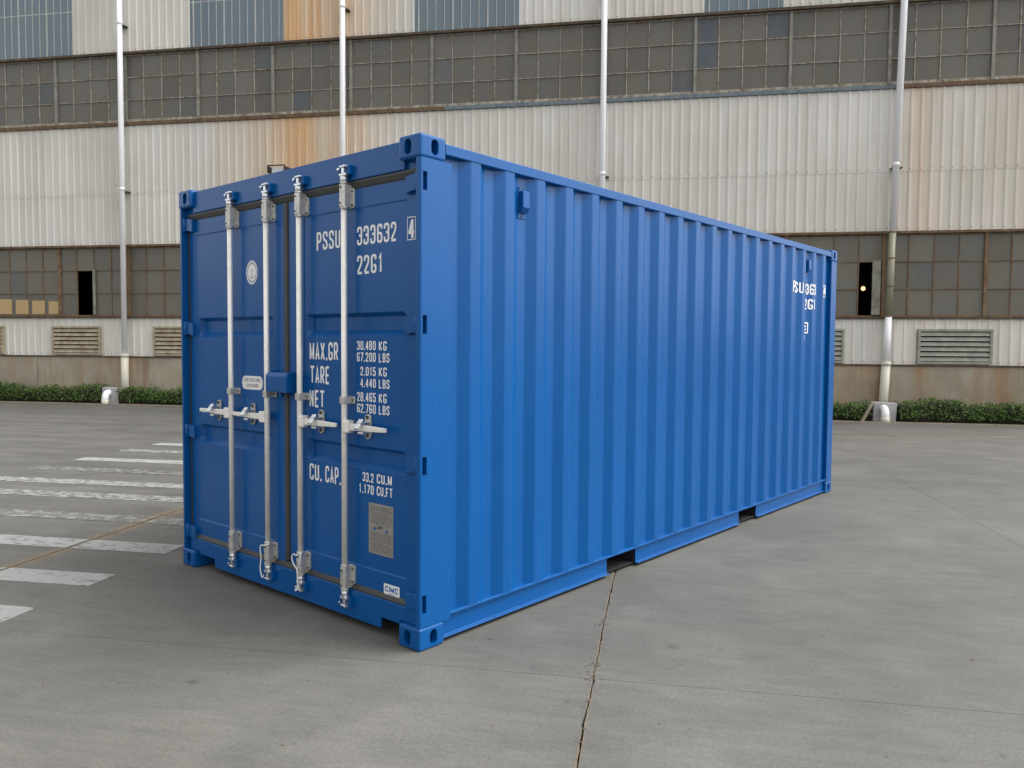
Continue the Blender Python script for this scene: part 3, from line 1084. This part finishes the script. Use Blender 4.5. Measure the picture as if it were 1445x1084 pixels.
# gaskets
mb = MB()
mb.prism([(0.044, 2.394), (0.052, 2.386), (0.07, 2.386), (0.07, 2.4315), (0.036, 2.4315), (0.036, 2.418)], 1, 0.060, CW - 0.060)
mb.build('header_gasket', 'rubber', cont, 0.003, 2)
MB().prism([(0.047, 0.222), (0.052, 0.232), (0.07, 0.232), (0.07, 0.1985), (0.034, 0.1985), (0.034, 0.206)], 1, 0.060, CW - 0.060).build('sill_gasket', 'rubber', cont, 0.003, 2)
MB().prism([(0.040, 1.200), (0.040, 1.232), (0.065, 1.243), (0.065, 1.189)], 2, 0.2421, 2.3879).build('centre_gasket', 'rubber', cont, 0.002, 2)
MB().box(0.045, 0.08, 2.374, 2.392, 0.2421, 2.3879).build('hinge_gasket', 'rubber', cont)
MB().box(0.056, 0.08, 0.0585, 0.0630, 0.2421, 2.3879).build('hinge_gasket', 'rubber', cont)

# locking bars
XB = 0.004
YB = [1.777, 1.364, 1.024, 0.607]
def rounded_rect(cy, cz, w, h, r, n=4):
    pts = []
    for (sx, sz, a0) in ((1, 1, 0), (-1, 1, 90), (-1, -1, 180), (1, -1, 270)):
        for q in range(n + 1):
            a = R(a0 + 90 * q / n)
            pts.append((cy + sx * (w / 2 - r) + r * math.cos(a), cz + sz * (h / 2 - r) + r * math.sin(a)))
    return pts
for bi, yb in enumerate(YB):
    left = bi < 2
    hs = 1 if left else -1          # the handle swings towards the hinge side
    mb = MB()
    mb.tube([(XB, yb, 0.17), (XB, yb, 2.46)], 0.0165, 16)
    bar = mb.build('lock_bar', 'galv', cont)
    for top in (1, 0):
        zc = 2.352 if top else 0.266
        zd = 1 if top else -1
        # bearing sleeve with side plate
        sb = MB()
        sb.prism([(XB - 0.022, yb - 0.012), (XB - 0.010, yb - 0.021), (XD - 0.004, yb - 0.021), (XD - 0.004, yb + 0.021), (XB - 0.010, yb + 0.021), (XB - 0.022, yb + 0.012)], 2, zc - 0.060, zc + 0.060)
        sb.build('bar_guide', 'galv2', bar, 0.003, 2)
        for zz in (zc - 0.066, zc + 0.066):
            MB().tube([(XB, yb, zz - 0.007), (XB, yb, zz + 0.007)], 0.0215, 14).build('guide_collar', 'galv2', bar)
        MB().prism(rounded_rect(yb - 0.010, zc - 0.010 * zd, 0.058, 0.108, 0.014), 0, XD - 0.010, XD + 0.0035).build('guide_plate', 'galv2', bar, 0.002, 1)
        bb = MB()
        for zz in (-0.038, 0.036):
            for yy in (-0.027,):
                bb.tube([(XD - 0.014, yb + yy, zc - 0.010 * zd + zz), (XD - 0.009, yb + yy, zc - 0.010 * zd + zz)], 0.005, 8)
        for zz in (-0.042, 0.042):
            bb.tube([(XB - 0.026, yb + 0.0, zc + zz), (XB - 0.021, yb + 0.0, zc + zz)], 0.005, 8)
        bb.build('rivets', 'bolt', bar)
        # cam on the bar end and its keeper on the header or sill
        ze = 2.450 if top else 0.166
        cmb = MB()
        cmb.tube([(XB, yb, ze - 0.030 * zd), (XB, yb, ze + 0.012 * zd)], 0.020, 12)
        cmb.prism([(XB - 0.018, yb - 0.036), (XB + 0.010, yb - 0.030), (XB + 0.030, yb + 0.006), (XB + 0.012, yb + 0.034), (XB - 0.020, yb + 0.020)], 2, *sorted((ze + 0.004 * zd, ze + 0.018 * zd)))
        cmb.box(XB - 0.012, XB + 0.030, yb - 0.012, yb + 0.010, *sorted((ze + 0.018 * zd, ze + 0.050 * zd)))
        cmb.prism([(XB - 0.020, yb - 0.026), (XB + 0.022, yb - 0.032), (XB + 0.030, yb + 0.010), (XB - 0.014, yb + 0.026)], 2, *sorted((ze + 0.050 * zd, ze + 0.062 * zd)))
        cmb.build('cam', 'zinc', bar, 0.003, 1)
        km = MB()
        km.box(0.000, XH + 0.004, yb - 0.046, yb - 0.034, *sorted((ze + 0.010 * zd, ze + 0.062 * zd)))
        km.box(0.002, XH + 0.004, yb + 0.034, yb + 0.046, *sorted((ze + 0.010 * zd, ze + 0.062 * zd)))
        km.box(0.012, XH + 0.004, yb - 0.0338, yb + 0.0338, *sorted((ze + 0.012 * zd, ze + 0.06 * zd)))
        km.build('cam_keeper', 'blue', bar, 0.004, 1)
        MB().tube([(-0.007, yb + 0.041, ze + 0.046 * zd), (0.003, yb + 0.041, ze + 0.046 * zd)], 0.007, 8).build('keeper_pin', 'zinc', bar)
    # middle bracket
    zc = 1.246
    MB().box(XB - 0.020, XD + 0.0035, yb - 0.021, yb + 0.021, zc - 0.021, zc + 0.021).build('bar_bracket', 'galv2', bar, 0.004, 1)
    MB().box(XD - 0.012, XD + 0.0035, yb - 0.040, yb - 0.0211, zc - 0.019, zc + 0.019).build('bracket_plate', 'galv2', bar, 0.003, 1)
    MB().tube([(XD - 0.016, yb - 0.031, zc), (XD - 0.011, yb - 0.031, zc)], 0.005, 8).build('rivet', 'bolt', bar)
    # handle
    zh = 1.105
    hb = MB()
    hb.box(XB - 0.024, XB + 0.022, yb + hs * 0.008 if hs > 0 else yb - 0.058, yb + 0.058 if hs > 0 else yb - 0.008, zh - 0.034, zh + 0.034)
    hb.build('handle_hub', 'galv', bar, 0.006, 2)
    ln = 0.390 if left else 0.350
    h = MB()
    a, b = yb + hs * 0.0585, yb + hs * ln
    mid = yb + hs * 0.22
    h.prism([(a, zh - 0.019), (mid, zh - 0.017), (b, zh - 0.012), (b, zh + 0.011), (mid, zh + 0.015), (a, zh + 0.019)], 0, XB - 0.010, XB + 0.006)
    h.build('handle', 'galv', bar, 0.004, 2)
    yc = yb + hs * (0.222 if left else 0.152)
    MB().prism(rounded_rect(yc, zh + 0.004, 0.048, 0.135, 0.023, 5), 0, XD - 0.010, XD + 0.0035).build('catch_plate', 'galv2', bar, 0.002, 1)
    MB().tube([(XD - 0.016, yc, zh + 0.055), (XD - 0.0095, yc, zh + 0.055)], 0.010, 10).tube([(XD - 0.016, yc, zh - 0.046), (XD - 0.0095, yc, zh - 0.046)], 0.010, 10).build('catch_bolts', 'bolt', bar)
    ct = MB()
    ct.box(XB - 0.028, XD - 0.009, yc - 0.020, yc + 0.020, zh + 0.020, zh + 0.032, mtx=None)
    ct.prism([(-0.044, zh + 0.000), (-0.030, zh - 0.010), (0.004, zh + 0.044), (-0.004, zh + 0.050)], 1, yc - 0.017, yc + 0.017)
    ct.box(XB - 0.016, XD - 0.009, yc - 0.022, yc + 0.022, zh - 0.034, zh - 0.022)
    ct.build('catch', 'zinc', bar, 0.003, 1)

# lock box over the door seam
mb = MB()
mb.prism([(-0.034, 1.272), (-0.034, 1.364), (-0.020, 1.380), (0.049, 1.384), (0.049, 1.262), (-0.028, 1.262)], 1, 1.108, 1.322)
lb = mb.build('lock_box', 'blue', cont, 0.006, 2)
MB().box(0.005, 0.049, 1.3221, 1.340, 1.275, 1.392).build('lock_box_lug', 'blue', lb, 0.003, 1)
MB().tube([(0.01, 1.22, 1.235), (0.01, 1.22, 1.2615)], 0.014, 10).build('lock_bolt', 'blue', lb)

# ---------------------------------------------------------------- lettering
GL = {
 'P': ([[(0, -.05), (0, 1.05)]], [[(0, 1), (1, 1), (1, .46), (0, .46)]]),
 'S': ([], [[(1, .76), (1, 1), (0, 1), (0, .58), (1, .42), (1, 0), (0, 0), (0, .24)]]),
 'U': ([], [[(0, 1), (0, 0), (1, 0), (1, 1)]]),
 '3': ([], [[(0, .76), (0, 1), (1, 1), (1, .52), (.4, .52)], [(.4, .52), (1, .52), (1, 0), (0, 0), (0, .24)]]),
 '6': ([], [[(1, .80), (1, 1), (0, 1), (0, 0), (1, 0), (1, .52), (0, .52)]]),
 '2': ([[(0, 0), (1, 0)]], [[(0, .74), (0, 1), (1, 1), (1, .62), (0, .06)]]),
 '4': ([[(.72, -.05), (.72, 1)], [(.72, 1), (0, .25)], [(0, .25), (1.08, .25)]], []),
 'G': ([], [[(1, .78), (1, 1), (0, 1), (0, 0), (1, 0), (1, .40), (.55, .40)]]),
 '1': ([[(.2, .82), (.62, 1), (.62, 0)]], []),
 'M': ([[(0, 0), (0, 1)], [(0, 1), (.6, .1), (1.2, 1)], [(1.2, 1), (1.2, 0)]], []),
 'A': ([[(0, 0), (.5, 1), (1, 0)], [(.17, .27), (.83, .27)]], []),
 'X': ([[(0, 0), (1, 1)], [(0, 1), (1, 0)]], []),
 'R': ([[(0, 0), (0, 1)], [(.45, .46), (1, 0)]], [[(0, 1), (1, 1), (1, .46), (0, .46)]]),
 'T': ([[(-.1, 1), (1.1, 1)], [(.5, 1), (.5, 0)]], []),
 'E': ([[(0, 0), (0, 1)], [(0, 1), (.95, 1)], [(0, .5), (.8, .5)], [(0, 0), (.95, 0)]], []),
 'F': ([[(0, 0), (0, 1)], [(0, 1), (.95, 1)], [(0, .5), (.8, .5)]], []),
 'N': ([[(0, 0), (0, 1)], [(0, 1), (1, 0)], [(1, 0), (1, 1)]], []),
 '0': ([], [[(0, .5), (0, 1), (1, 1), (1, 0), (0, 0), (0, .5)]]),
 '8': ([], [[(0, .76), (0, 1), (1, 1), (1, .52), (0, .52), (0, .76)], [(0, .26), (0, .52), (1, .52), (1, 0), (0, 0), (0, .26)]]),
 'K': ([[(0, 0), (0, 1)], [(1, 1), (.05, .42)], [(.3, .56), (1, 0)]], []),
 'L': ([[(0, 1), (0, 0), (.9, 0)]], []),
 'I': ([[(.5, -.05), (.5, 1.05)]], []),
 'B': ([[(0, 0), (0, 1)]], [[(0, 1), (1, 1), (1, .52), (0, .52)], [(0, .52), (1, .52), (1, 0), (0, 0)]]),
 '7': ([[(0, 1), (1, 1), (.35, 0)]], []),
 '5': ([[(1, 1), (.05, 1), (.05, .56)]], [[(.05, .56), (1, .60), (1, 0), (0, 0), (0, .24)]]),
 'C': ([], [[(1, .76), (1, 1), (0, 1), (0, 0), (1, 0), (1, .24)]]),
}
def round_path(pts, r):
    out = [pts[0]]
    for i in range(1, len(pts) - 1):
        p0, p1, p2 = Vector(pts[i - 1]), Vector(pts[i]), Vector(pts[i + 1])
        a, b = p0 - p1, p2 - p1
        rr = min(r, a.length * 0.5, b.length * 0.5)
        A, Bp = p1 + a.normalized() * rr, p1 + b.normalized() * rr
        for q in range(6):
            u = q / 5
            out.append(tuple(A * (1 - u) ** 2 + p1 * 2 * u * (1 - u) + Bp * u * u))
    out.append(pts[-1])
    return out
def ribbon(pts, sw):
    P = [Vector(p) for p in pts]
    P = [p for i, p in enumerate(P) if i == 0 or (p - P[i - 1]).length > 1e-6]
    quads = []
    Lf, Rt = [], []
    for i, p in enumerate(P):
        if i == 0:
            d = (P[1] - p).normalized(); p = p - d * sw * 0.5 * CAP; k = 1
            nrm = Vector((-d.y, d.x))
        elif i == len(P) - 1:
            d = (p - P[i - 1]).normalized(); p = p + d * sw * 0.5 * CAP; k = 1
            nrm = Vector((-d.y, d.x))
        else:
            d1, d2 = (p - P[i - 1]).normalized(), (P[i + 1] - p).normalized()
            n1 = Vector((-d1.y, d1.x)); n2 = Vector((-d2.y, d2.x))
            nrm = (n1 + n2)
            nrm = nrm.normalized() if nrm.length > 1e-4 else n1
            k = min(1 / max(nrm.dot(n1), 0.2), 2.2)
        Lf.append(p + nrm * sw / 2 * k)
        Rt.append(p - nrm * sw / 2 * k)
    for i in range(len(P) - 1):
        quads.append([Lf[i], Lf[i + 1], Rt[i + 1], Rt[i]])
    return quads
CAP = 0.3
def text_quads(txt, h, wf=0.44, sp=0.115, sw=0.135):
    """returns list of (layer, quad) in a plane, x to the right, y up, and the total width"""
    out, x = [], 0.0
    S = sw * h
    W = wf * h - S
    H = h - S
    for ch in txt:
        if ch == ' ':
            x += 0.26 * h
            continue
        if ch == '.':
            out.append((0, [Vector((x, 0)), Vector((x + S * 1.1, 0)), Vector((x + S * 1.1, S * 1.1)), Vector((x, S * 1.1))]))
            x += S * 1.1 + sp * h
            continue
        sharp, rnd_ = GL[ch]
        ly = 0
        w = W
        if ch == 'M':
            w = W * 1.02
        if ch == '1':
            w = W * 0.75
        if ch == 'I':
            w = 0.001
        for paths, r in ((sharp, 0), (rnd_, 0.16 * h)):
            for pth in paths:
                pp = [(x + S / 2 + a * w, S / 2 + b * H) for a, b in pth]
                if r:
                    pp = round_path(pp, r)
                for qi, q in enumerate(ribbon(pp, S)):
                    out.append((ly + 0.06 * qi, q))
                ly += 2.2
        x += (w * (1.2 if ch == 'M' else 1.0)) + S + sp * h
    return out, x - sp * h
def dm(y, z, x):
    """survey points were taken on the plane x = 0.03; carry them to the surface the mark is on"""
    k = (x + 2.66811) / 2.69811
    return -2.88024 + (y + 2.88024) * k, 1.54731 + (z - 1.54731) * k
def door_text(txt, y_left, z_bot, h, xsurf, parent, right=None, **kw):
    right = dm(right, 0, xsurf)[0]
    y_left, z_bot = dm(y_left, z_bot, xsurf)
    h *= (xsurf + 2.66811) / 2.69811
    q, w = text_quads(txt, h, **kw)
    sx = 1.0
    if right is not None:
        sx = (y_left - right) / w
    mb = MB()
    for ly, qq in q:
        mb.poly([(xsurf - 0.0012 - 0.0002 * ly, y_left - p.x * sx, z_bot + p.y) for p in qq])
    return mb.build('lettering', 'white', parent, fix=False)
XP = XD + 0.0045
for txt, y, yr, z, h in (('PSSU', 0.888, 0.672, 2.080, 0.102), ('333632', 0.526, 0.208, 2.080, 0.100), ('22G1', 0.526, 0.316, 1.926, 0.100),
    ('MAX.GR', 0.960, 0.694, 1.460, 0.102), ('TARE', 0.954, 0.772, 1.325, 0.102), ('NET', 0.962, 0.822, 1.189, 0.100),
    ('30.480', 0.529, 0.372, 1.521, 0.049), ('KG', 0.347, 0.284, 1.519, 0.049), ('67.200', 0.529, 0.372, 1.459, 0.049), ('LBS', 0.347, 0.262, 1.457, 0.049),
    ('2.015', 0.500, 0.372, 1.384, 0.047), ('KG', 0.347, 0.284, 1.383, 0.048), ('4.440', 0.500, 0.372, 1.322, 0.047), ('LBS', 0.347, 0.262, 1.320, 0.048),
    ('28.465', 0.529, 0.372, 1.245, 0.049), ('KG', 0.347, 0.284, 1.244, 0.049), ('62.760', 0.529, 0.372, 1.183, 0.049), ('LBS', 0.347, 0.262, 1.182, 0.049),
    ('CU.', 0.966, 0.850, 0.767, 0.096), ('CAP.', 0.815, 0.672, 0.767, 0.096),
    ('33.2', 0.482, 0.390, 0.813, 0.050), ('CU.M', 0.364, 0.243, 0.815, 0.050), ('1.170', 0.514, 0.390, 0.748, 0.050), ('CU.FT', 0.364, 0.238, 0.750, 0.050)):
    door_text(txt, y, z, h, XP, door_r, right=yr)
# check digit in its box (stands on the door stile)
XS = XD
door_text('4', 0.120, 2.084, 0.099, XS, door_r, right=0.071, sw=0.15)
mb = MB()
(ya, za), (yb_, zb) = dm(0.126, 2.076, XS), dm(0.064, 2.192, XS)
for (a, b, c, d, e) in ((ya, ya - 0.004, za, zb, 0.0016), (yb_ + 0.004, yb_, za, zb, 0.0016), (ya, yb_, za, za + 0.004, 0.0018), (ya, yb_, zb - 0.004, zb, 0.0018)):
    mb.poly([(XS - e, a, c), (XS - e, b, c), (XS - e, b, d), (XS - e, a, d)])
mb.build('digit_box', 'white', door_r, fix=False)

# side lettering follows the corrugation
def side_text(quads, x0, z0, sx=1.0):
    mb = MB()
    for ly, qq in quads:
        f = mb.poly([(x0 + p.x * sx, 0.0, z0 + p.y) for p in qq])
        for v in f.verts:
            v.co.y = -0.0002 * ly
    for x in BRK:
        bmesh.ops.bisect_plane(mb.bm, geom=mb.bm.verts[:] + mb.bm.edges[:] + mb.bm.faces[:], plane_co=(x, 0, 0), plane_no=(1, 0, 0), dist=1e-6)
    for v in mb.bm.verts:
        v.co.y = corr_y(v.co.x) - 0.0025 + v.co.y
    return mb
SIDE = None
for o in cont.children:
    if o.name.startswith('side_panel'):
        SIDE = o
        break
def rect(x0, x1, y0, y1):
    return [Vector((x0, y0)), Vector((x1, y0)), Vector((x1, y1)), Vector((x0, y1))]
for txt, xa, xb, z, h in (('PSSU', 4.840, 5.110, 2.090, 0.108), ('333632', 5.160, 5.500, 2.088, 0.108), ('4', 5.672, 5.740, 2.098, 0.098), ('22G1', 5.165, 5.44, 1.940, 0.104)):
    q, w = text_quads(txt, h)
    side_text(q, xa, z, (xb - xa) / w).build('lettering', 'white', SIDE, fix=False)
q = [(0, rect(0, 0.075, 0, 0.008)), (0, rect(0, 0.075, 0.117, 0.125)), (1, rect(-0.004, 0.004, 0, 0.125)), (1, rect(0.071, 0.079, 0, 0.125))]
side_text(q, 5.668, 2.080).build('digit_box', 'white', SIDE, fix=False)
q = [(0, rect(0, 0.13, 0, 0.012)), (0, rect(0, 0.13, 0.098, 0.110)), (1, rect(0.118, 0.130, 0, 0.110)), (1, rect(0, 0.012, 0, 0.110)), (0, rect(0.035, 0.09, 0.03, 0.042)), (0, rect(0.035, 0.09, 0.066, 0.078)), (1, rect(0.035, 0.047, 0.03, 0.078)), (1, rect(0.08, 0.09, 0.03, 0.078))]
side_text(q, 5.196, 1.70).build('symbol', 'white', SIDE, fix=False)
q = [(0, rect(0.0, 0.06, 0, 0.012)), (0, rect(0.0, 0.06, 0.036, 0.048)), (1, rect(0, 0.012, 0, 0.048)), (1, rect(0.048, 0.06, 0, 0.048))]
side_text(q, 5.200, 1.635).build('symbol', 'white', SIDE, fix=False)

# built-in font helper for stickers
def font_mesh(txt, h, wide=None, off=0.0):
    cu = bpy.data.curves.new('txt', 'FONT')
    cu.body = txt
    cu.size = h / 0.73
    cu.offset = off
    cu.resolution_u = 3
    o = bpy.data.objects.new('txt', cu)
    col.objects.link(o)
    dg = bpy.context.evaluated_depsgraph_get()
    me = bpy.data.meshes.new_from_object(o.evaluated_get(dg))
    bpy.data.objects.remove(o)
    xs_ = [v.co.x for v in me.vertices]
    a, b = min(xs_), max(xs_)
    sx = (wide / (b - a)) if wide else 1
    for v in me.vertices:
        v.co = Vector(((v.co.x - a) * sx, v.co.y, 0))
    me.materials.clear()
    return me
def font_on_door(txt, yl, z, h, x, wide, mt, parent, off=0.0):
    me = font_mesh(txt, h, wide, off)
    for v in me.vertices:
        v.co = Vector((x, yl - v.co.x, z + v.co.y))
    me.materials.append(M[mt])
    return link('lettering', me, parent)
# maker sticker
st = MB().prism(rounded_rect(*dm(0.245, 0.259, XD), 0.124, 0.062, 0.002, 1), 0, XD - 0.0015, XD + 0.001).build('maker_sticker', 'sticker', cont)
q, w_ = text_quads('CIMC', 0.030, wf=0.80, sp=0.16, sw=0.21)
mb = MB()
y_, z_ = dm(0.296, 0.250, XD)
for ly, qq in q:
    mb.poly([(XD - 0.0022 - 0.0002 * ly, y_ - p.x * 0.102 / w_, z_ + p.y) for p in qq])
mb.build('lettering', 'ink_blue', st, fix=False)
MB().box(XD - 0.0022, XD - 0.0017, 0.238, 0.298, 0.229, 0.232).build('sticker_line', 'ink_blue', st)
# steel sticker
st = MB().prism(rounded_rect(*dm(1.568, 1.306, XP), 0.236, 0.086, 0.036, 6), 0, XP - 0.0015, XP + 0.001).build('oval_sticker', 'sticker', cont)
font_on_door('COR-TEN STEEL', *dm(1.665, 1.313, XP), 0.022, XP - 0.0025, 0.195, 'ink', st)
font_on_door('CONTAINER', *dm(1.635, 1.278, XP), 0.022, XP - 0.0025, 0.140, 'ink', st)
# class society seal
def ring_poly(cy, cz, r0, r1, x, name, mt, parent, n=40, ry=1.0):
    mb = MB()
    for i in range(n):
        a, b = 2 * math.pi * i / n, 2 * math.pi * (i + 1) / n
        P = [(r1, a), (r1, b)] + ([(r0, b), (r0, a)] if r0 > 0 else [(0, 0)])
        mb.poly([(x, cy - ry * r * math.cos(t), cz + r * math.sin(t)) for r, t in P])
    return mb.build(name, mt, parent, fix=False)
sy, sz = dm(1.563, 1.994, XP)
sl = ring_poly(sy, sz, 0.067, 0.075, XP - 0.0012, 'round_seal', 'white', cont, ry=0.86)
ring_poly(sy, sz, 0.0, 0.053, XP - 0.0012, 'seal_disc', 'white', sl, ry=0.86)
mb = MB()
for i in range(22):
    a = 2 * math.pi * i / 22
    for da, r0, r1 in ((0.075, 0.0545, 0.066),):
        mb.poly([(XP - 0.0013, sy - 0.86 * r * math.cos(t), sz + r * math.sin(t)) for r, t in ((r0, a - da), (r0, a + da), (r1, a + da), (r1, a - da))])
mb.build('seal_lettering', 'white', sl, fix=False)
mb = MB()
for r_, (cy, cz) in ((0.006, (sy, sz + 0.028)),):
    mb.box(XP - 0.0019, XP - 0.0014, cy - 0.003, cy + 0.003, sz - 0.035, sz + 0.022)
    mb.box(XP - 0.0019, XP - 0.0014, cy - 0.014, cy - 0.0031, sz + 0.010, sz + 0.015)
    mb.box(XP - 0.0019, XP - 0.0014, cy + 0.0031, cy + 0.014, sz + 0.010, sz + 0.015)
    for i in range(8):
        a = R(200 + i * 17.5)
        yy, zz = cy + 0.028 * math.cos(a), sz - 0.008 + 0.028 * math.sin(a)
        mb.box(XP - 0.0019, XP - 0.0014, yy - 0.004, yy + 0.004, zz - 0.003, zz + 0.003)
mb.build('seal_emblem', 'plate', sl)
# data plate
dp = MB().box(XP - 0.003, XP + 0.001, 0.233, 0.430, 0.433, 0.705).build('data_plate', 'plate', cont, 0.001, 1)
mb = MB()
rr = random.Random(5)
z = 0.690
row = 0
while z > 0.445:
    y = 0.420 - rr.uniform(0, 0.02)
    big = row in (0, 1)
    while y > 0.248:
        w = rr.uniform(0.008, 0.03)
        if not (0.552 < z < 0.60 and (y < 0.28 or y > 0.37 or 0.30 < y < 0.35)):
            mb.box(XP - 0.0038, XP - 0.0033, max(y - w, 0.243), y, z - (0.0055 if big else 0.0030), z)
        y -= w + rr.uniform(0.004, 0.012)
    z -= 0.013 if big else rr.choice((0.0085, 0.0085, 0.013))
    row += 1
o = mb.build('plate_engraving', 'ink', dp)
o['kind'] = 'stuff'
font_on_door('CIMC', 0.352, 0.576, 0.013, XP - 0.0040, 0.042, 'ink', dp, 0.0008)
mb = MB()
for y, z in ((0.378, 0.570), (0.283, 0.565)):
    mb.tube([(XP - 0.006, y, z), (XP - 0.002, y, z)], 0.008, 12)
mb.build('plate_rivets', 'ink_blue', dp)

for o in [dp] + list(dp.children):
    for v in o.data.vertices:
        v.co.y, v.co.z = dm(v.co.y, v.co.z, XP)
# ventilator covers on the side wall
for xv in (0.823, 5.271):
    mb = MB()
    zt = 2.455
    mb.prism([(YI, zt - 0.025), (YI - 0.040, zt - 0.028), (YI - 0.042, zt - 0.120), (YI - 0.020, zt - 0.150), (YI, zt - 0.150)], 0, xv - 0.030, xv + 0.030)
    v = mb.build('vent_cover', 'blue', SIDE, 0.004, 2)
    MB().box(xv - 0.034, xv + 0.034, YI - 0.006, YI - 0.001, zt - 0.180, zt).build('vent_flange', 'blue', SIDE, 0.002, 1)
    MB().tube([(xv - 0.017, YI - 0.010, zt - 0.010), (xv - 0.017, YI - 0.005, zt - 0.010)], 0.007, 8).tube([(xv + 0.017, YI - 0.010, zt - 0.010), (xv + 0.017, YI - 0.005, zt - 0.010)], 0.007, 8).tube([(xv, YI - 0.010, zt - 0.166), (xv, YI - 0.005, zt - 0.166)], 0.006, 8).build('vent_screws', 'bolt', SIDE)

# white cords tied round two lock bars
def catmull(P, n=6):
    P = [Vector(p) for p in P]
    out = []
    for i in range(len(P) - 1):
        p0, p1, p2, p3 = P[max(i - 1, 0)], P[i], P[i + 1], P[min(i + 2, len(P) - 1)]
        for q in range(n):
            t = q / n
            out.append(0.5 * ((2 * p1) + (p2 - p0) * t + (2 * p0 - 5 * p1 + 4 * p2 - p3) * t * t + (3 * p1 - p0 - 3 * p2 + p3) * t ** 3))
    out.append(P[-1])
    return out
yb = YB[2]
xc = XB - 0.034
c1 = MB().tube(catmull([(xc + 0.02, yb - 0.030, 0.335), (xc, yb - 0.005, 0.322), (xc, yb + 0.020, 0.325), (xc - 0.002, yb + 0.036, 0.305), (xc - 0.004, yb + 0.018, 0.272), (xc - 0.005, yb - 0.012, 0.250), (xc - 0.004, yb - 0.022, 0.242), (xc - 0.003, yb - 0.036, 0.275), (xc, yb - 0.046, 0.312), (xc + 0.01, yb - 0.040, 0.333)]), 0.0035, 6)
c1.tube(catmull([(xc - 0.004, yb - 0.018, 0.245), (xc - 0.004, yb - 0.024, 0.215), (xc - 0.002, yb - 0.022, 0.17), (xc, yb - 0.028, 0.130), (xc - 0.001, yb - 0.010, 0.118), (xc - 0.002, yb + 0.004, 0.112), (xc, yb - 0.012, 0.135), (xc - 0.001, yb - 0.020, 0.15)]), 0.0042, 6)
tag(c1.build('cord', 'cord'), 'white cord in an open heart shaped loop, knotted round a lock bar foot', 'cord', 'cords tied to the lock bars')
yb = YB[1]
c2 = MB().tube(catmull([(xc + 0.02, yb - 0.034, 0.330), (xc, yb - 0.012, 0.322), (xc, yb + 0.022, 0.318), (xc, yb + 0.034, 0.295), (xc + 0.004, yb + 0.032, 0.235), (xc + 0.002, yb + 0.038, 0.175), (xc + 0.004, yb + 0.026, 0.125), (xc + 0.01, yb + 0.016, 0.118)]), 0.0038, 6)
tag(c2.build('cord', 'cord'), 'white cord hanging straight down beside a lock bar foot', 'cord', 'cords tied to the lock bars')

# loose grit and leaf bits on the concrete, thickest along the open joint
gv, gf = [], []
rg = random.Random(21)
def chip(t, s_, r):
    b = len(gv)
    a0 = rg.uniform(0, 6.28)
    n = 5
    for k in range(n):
        a = a0 + k * 2 * math.pi / n
        q = rg.uniform(0.6, 1.1) * r
        gv.append((t + q * math.cos(a) * 1.3, s_ + q * math.sin(a), 0.0003))
    gv.append((t, s_, r * rg.uniform(0.35, 0.7)))
    for k in range(n):
        gf.append((b + k, b + (k + 1) % n, b + n))
for i in range(260):
    chip(0.885 + rg.gauss(-0.004, 0.012), rg.uniform(-3.4, 1.3), rg.uniform(0.002, 0.006))
for i in range(420):
    chip(-3.2 + rg.gauss(0.0, 0.03), rg.uniform(0.3, 6), rg.uniform(0.002, 0.006))
for cs in (-0.12, 0.62, 0.04):
    for i in range(16):
        chip(0.885 + rg.gauss(-0.012, 0.016), cs + rg.gauss(0, 0.03), rg.uniform(0.003, 0.009))
for i in range(260):
    chip(rg.uniform(-7, 7), rg.uniform(-3.0, 9), rg.uniform(0.003, 0.010))
me = bpy.data.meshes.new('grit')
me.from_pydata(gv, [], gf)
me.materials.append(M['grit'])
o = link('grit', me)
o.rotation_euler = (0, 0, THETA)
o['kind'] = 'stuff'
o['label'] = 'loose dark grit scattered over the concrete and along its open joint'
o['category'] = 'grit'
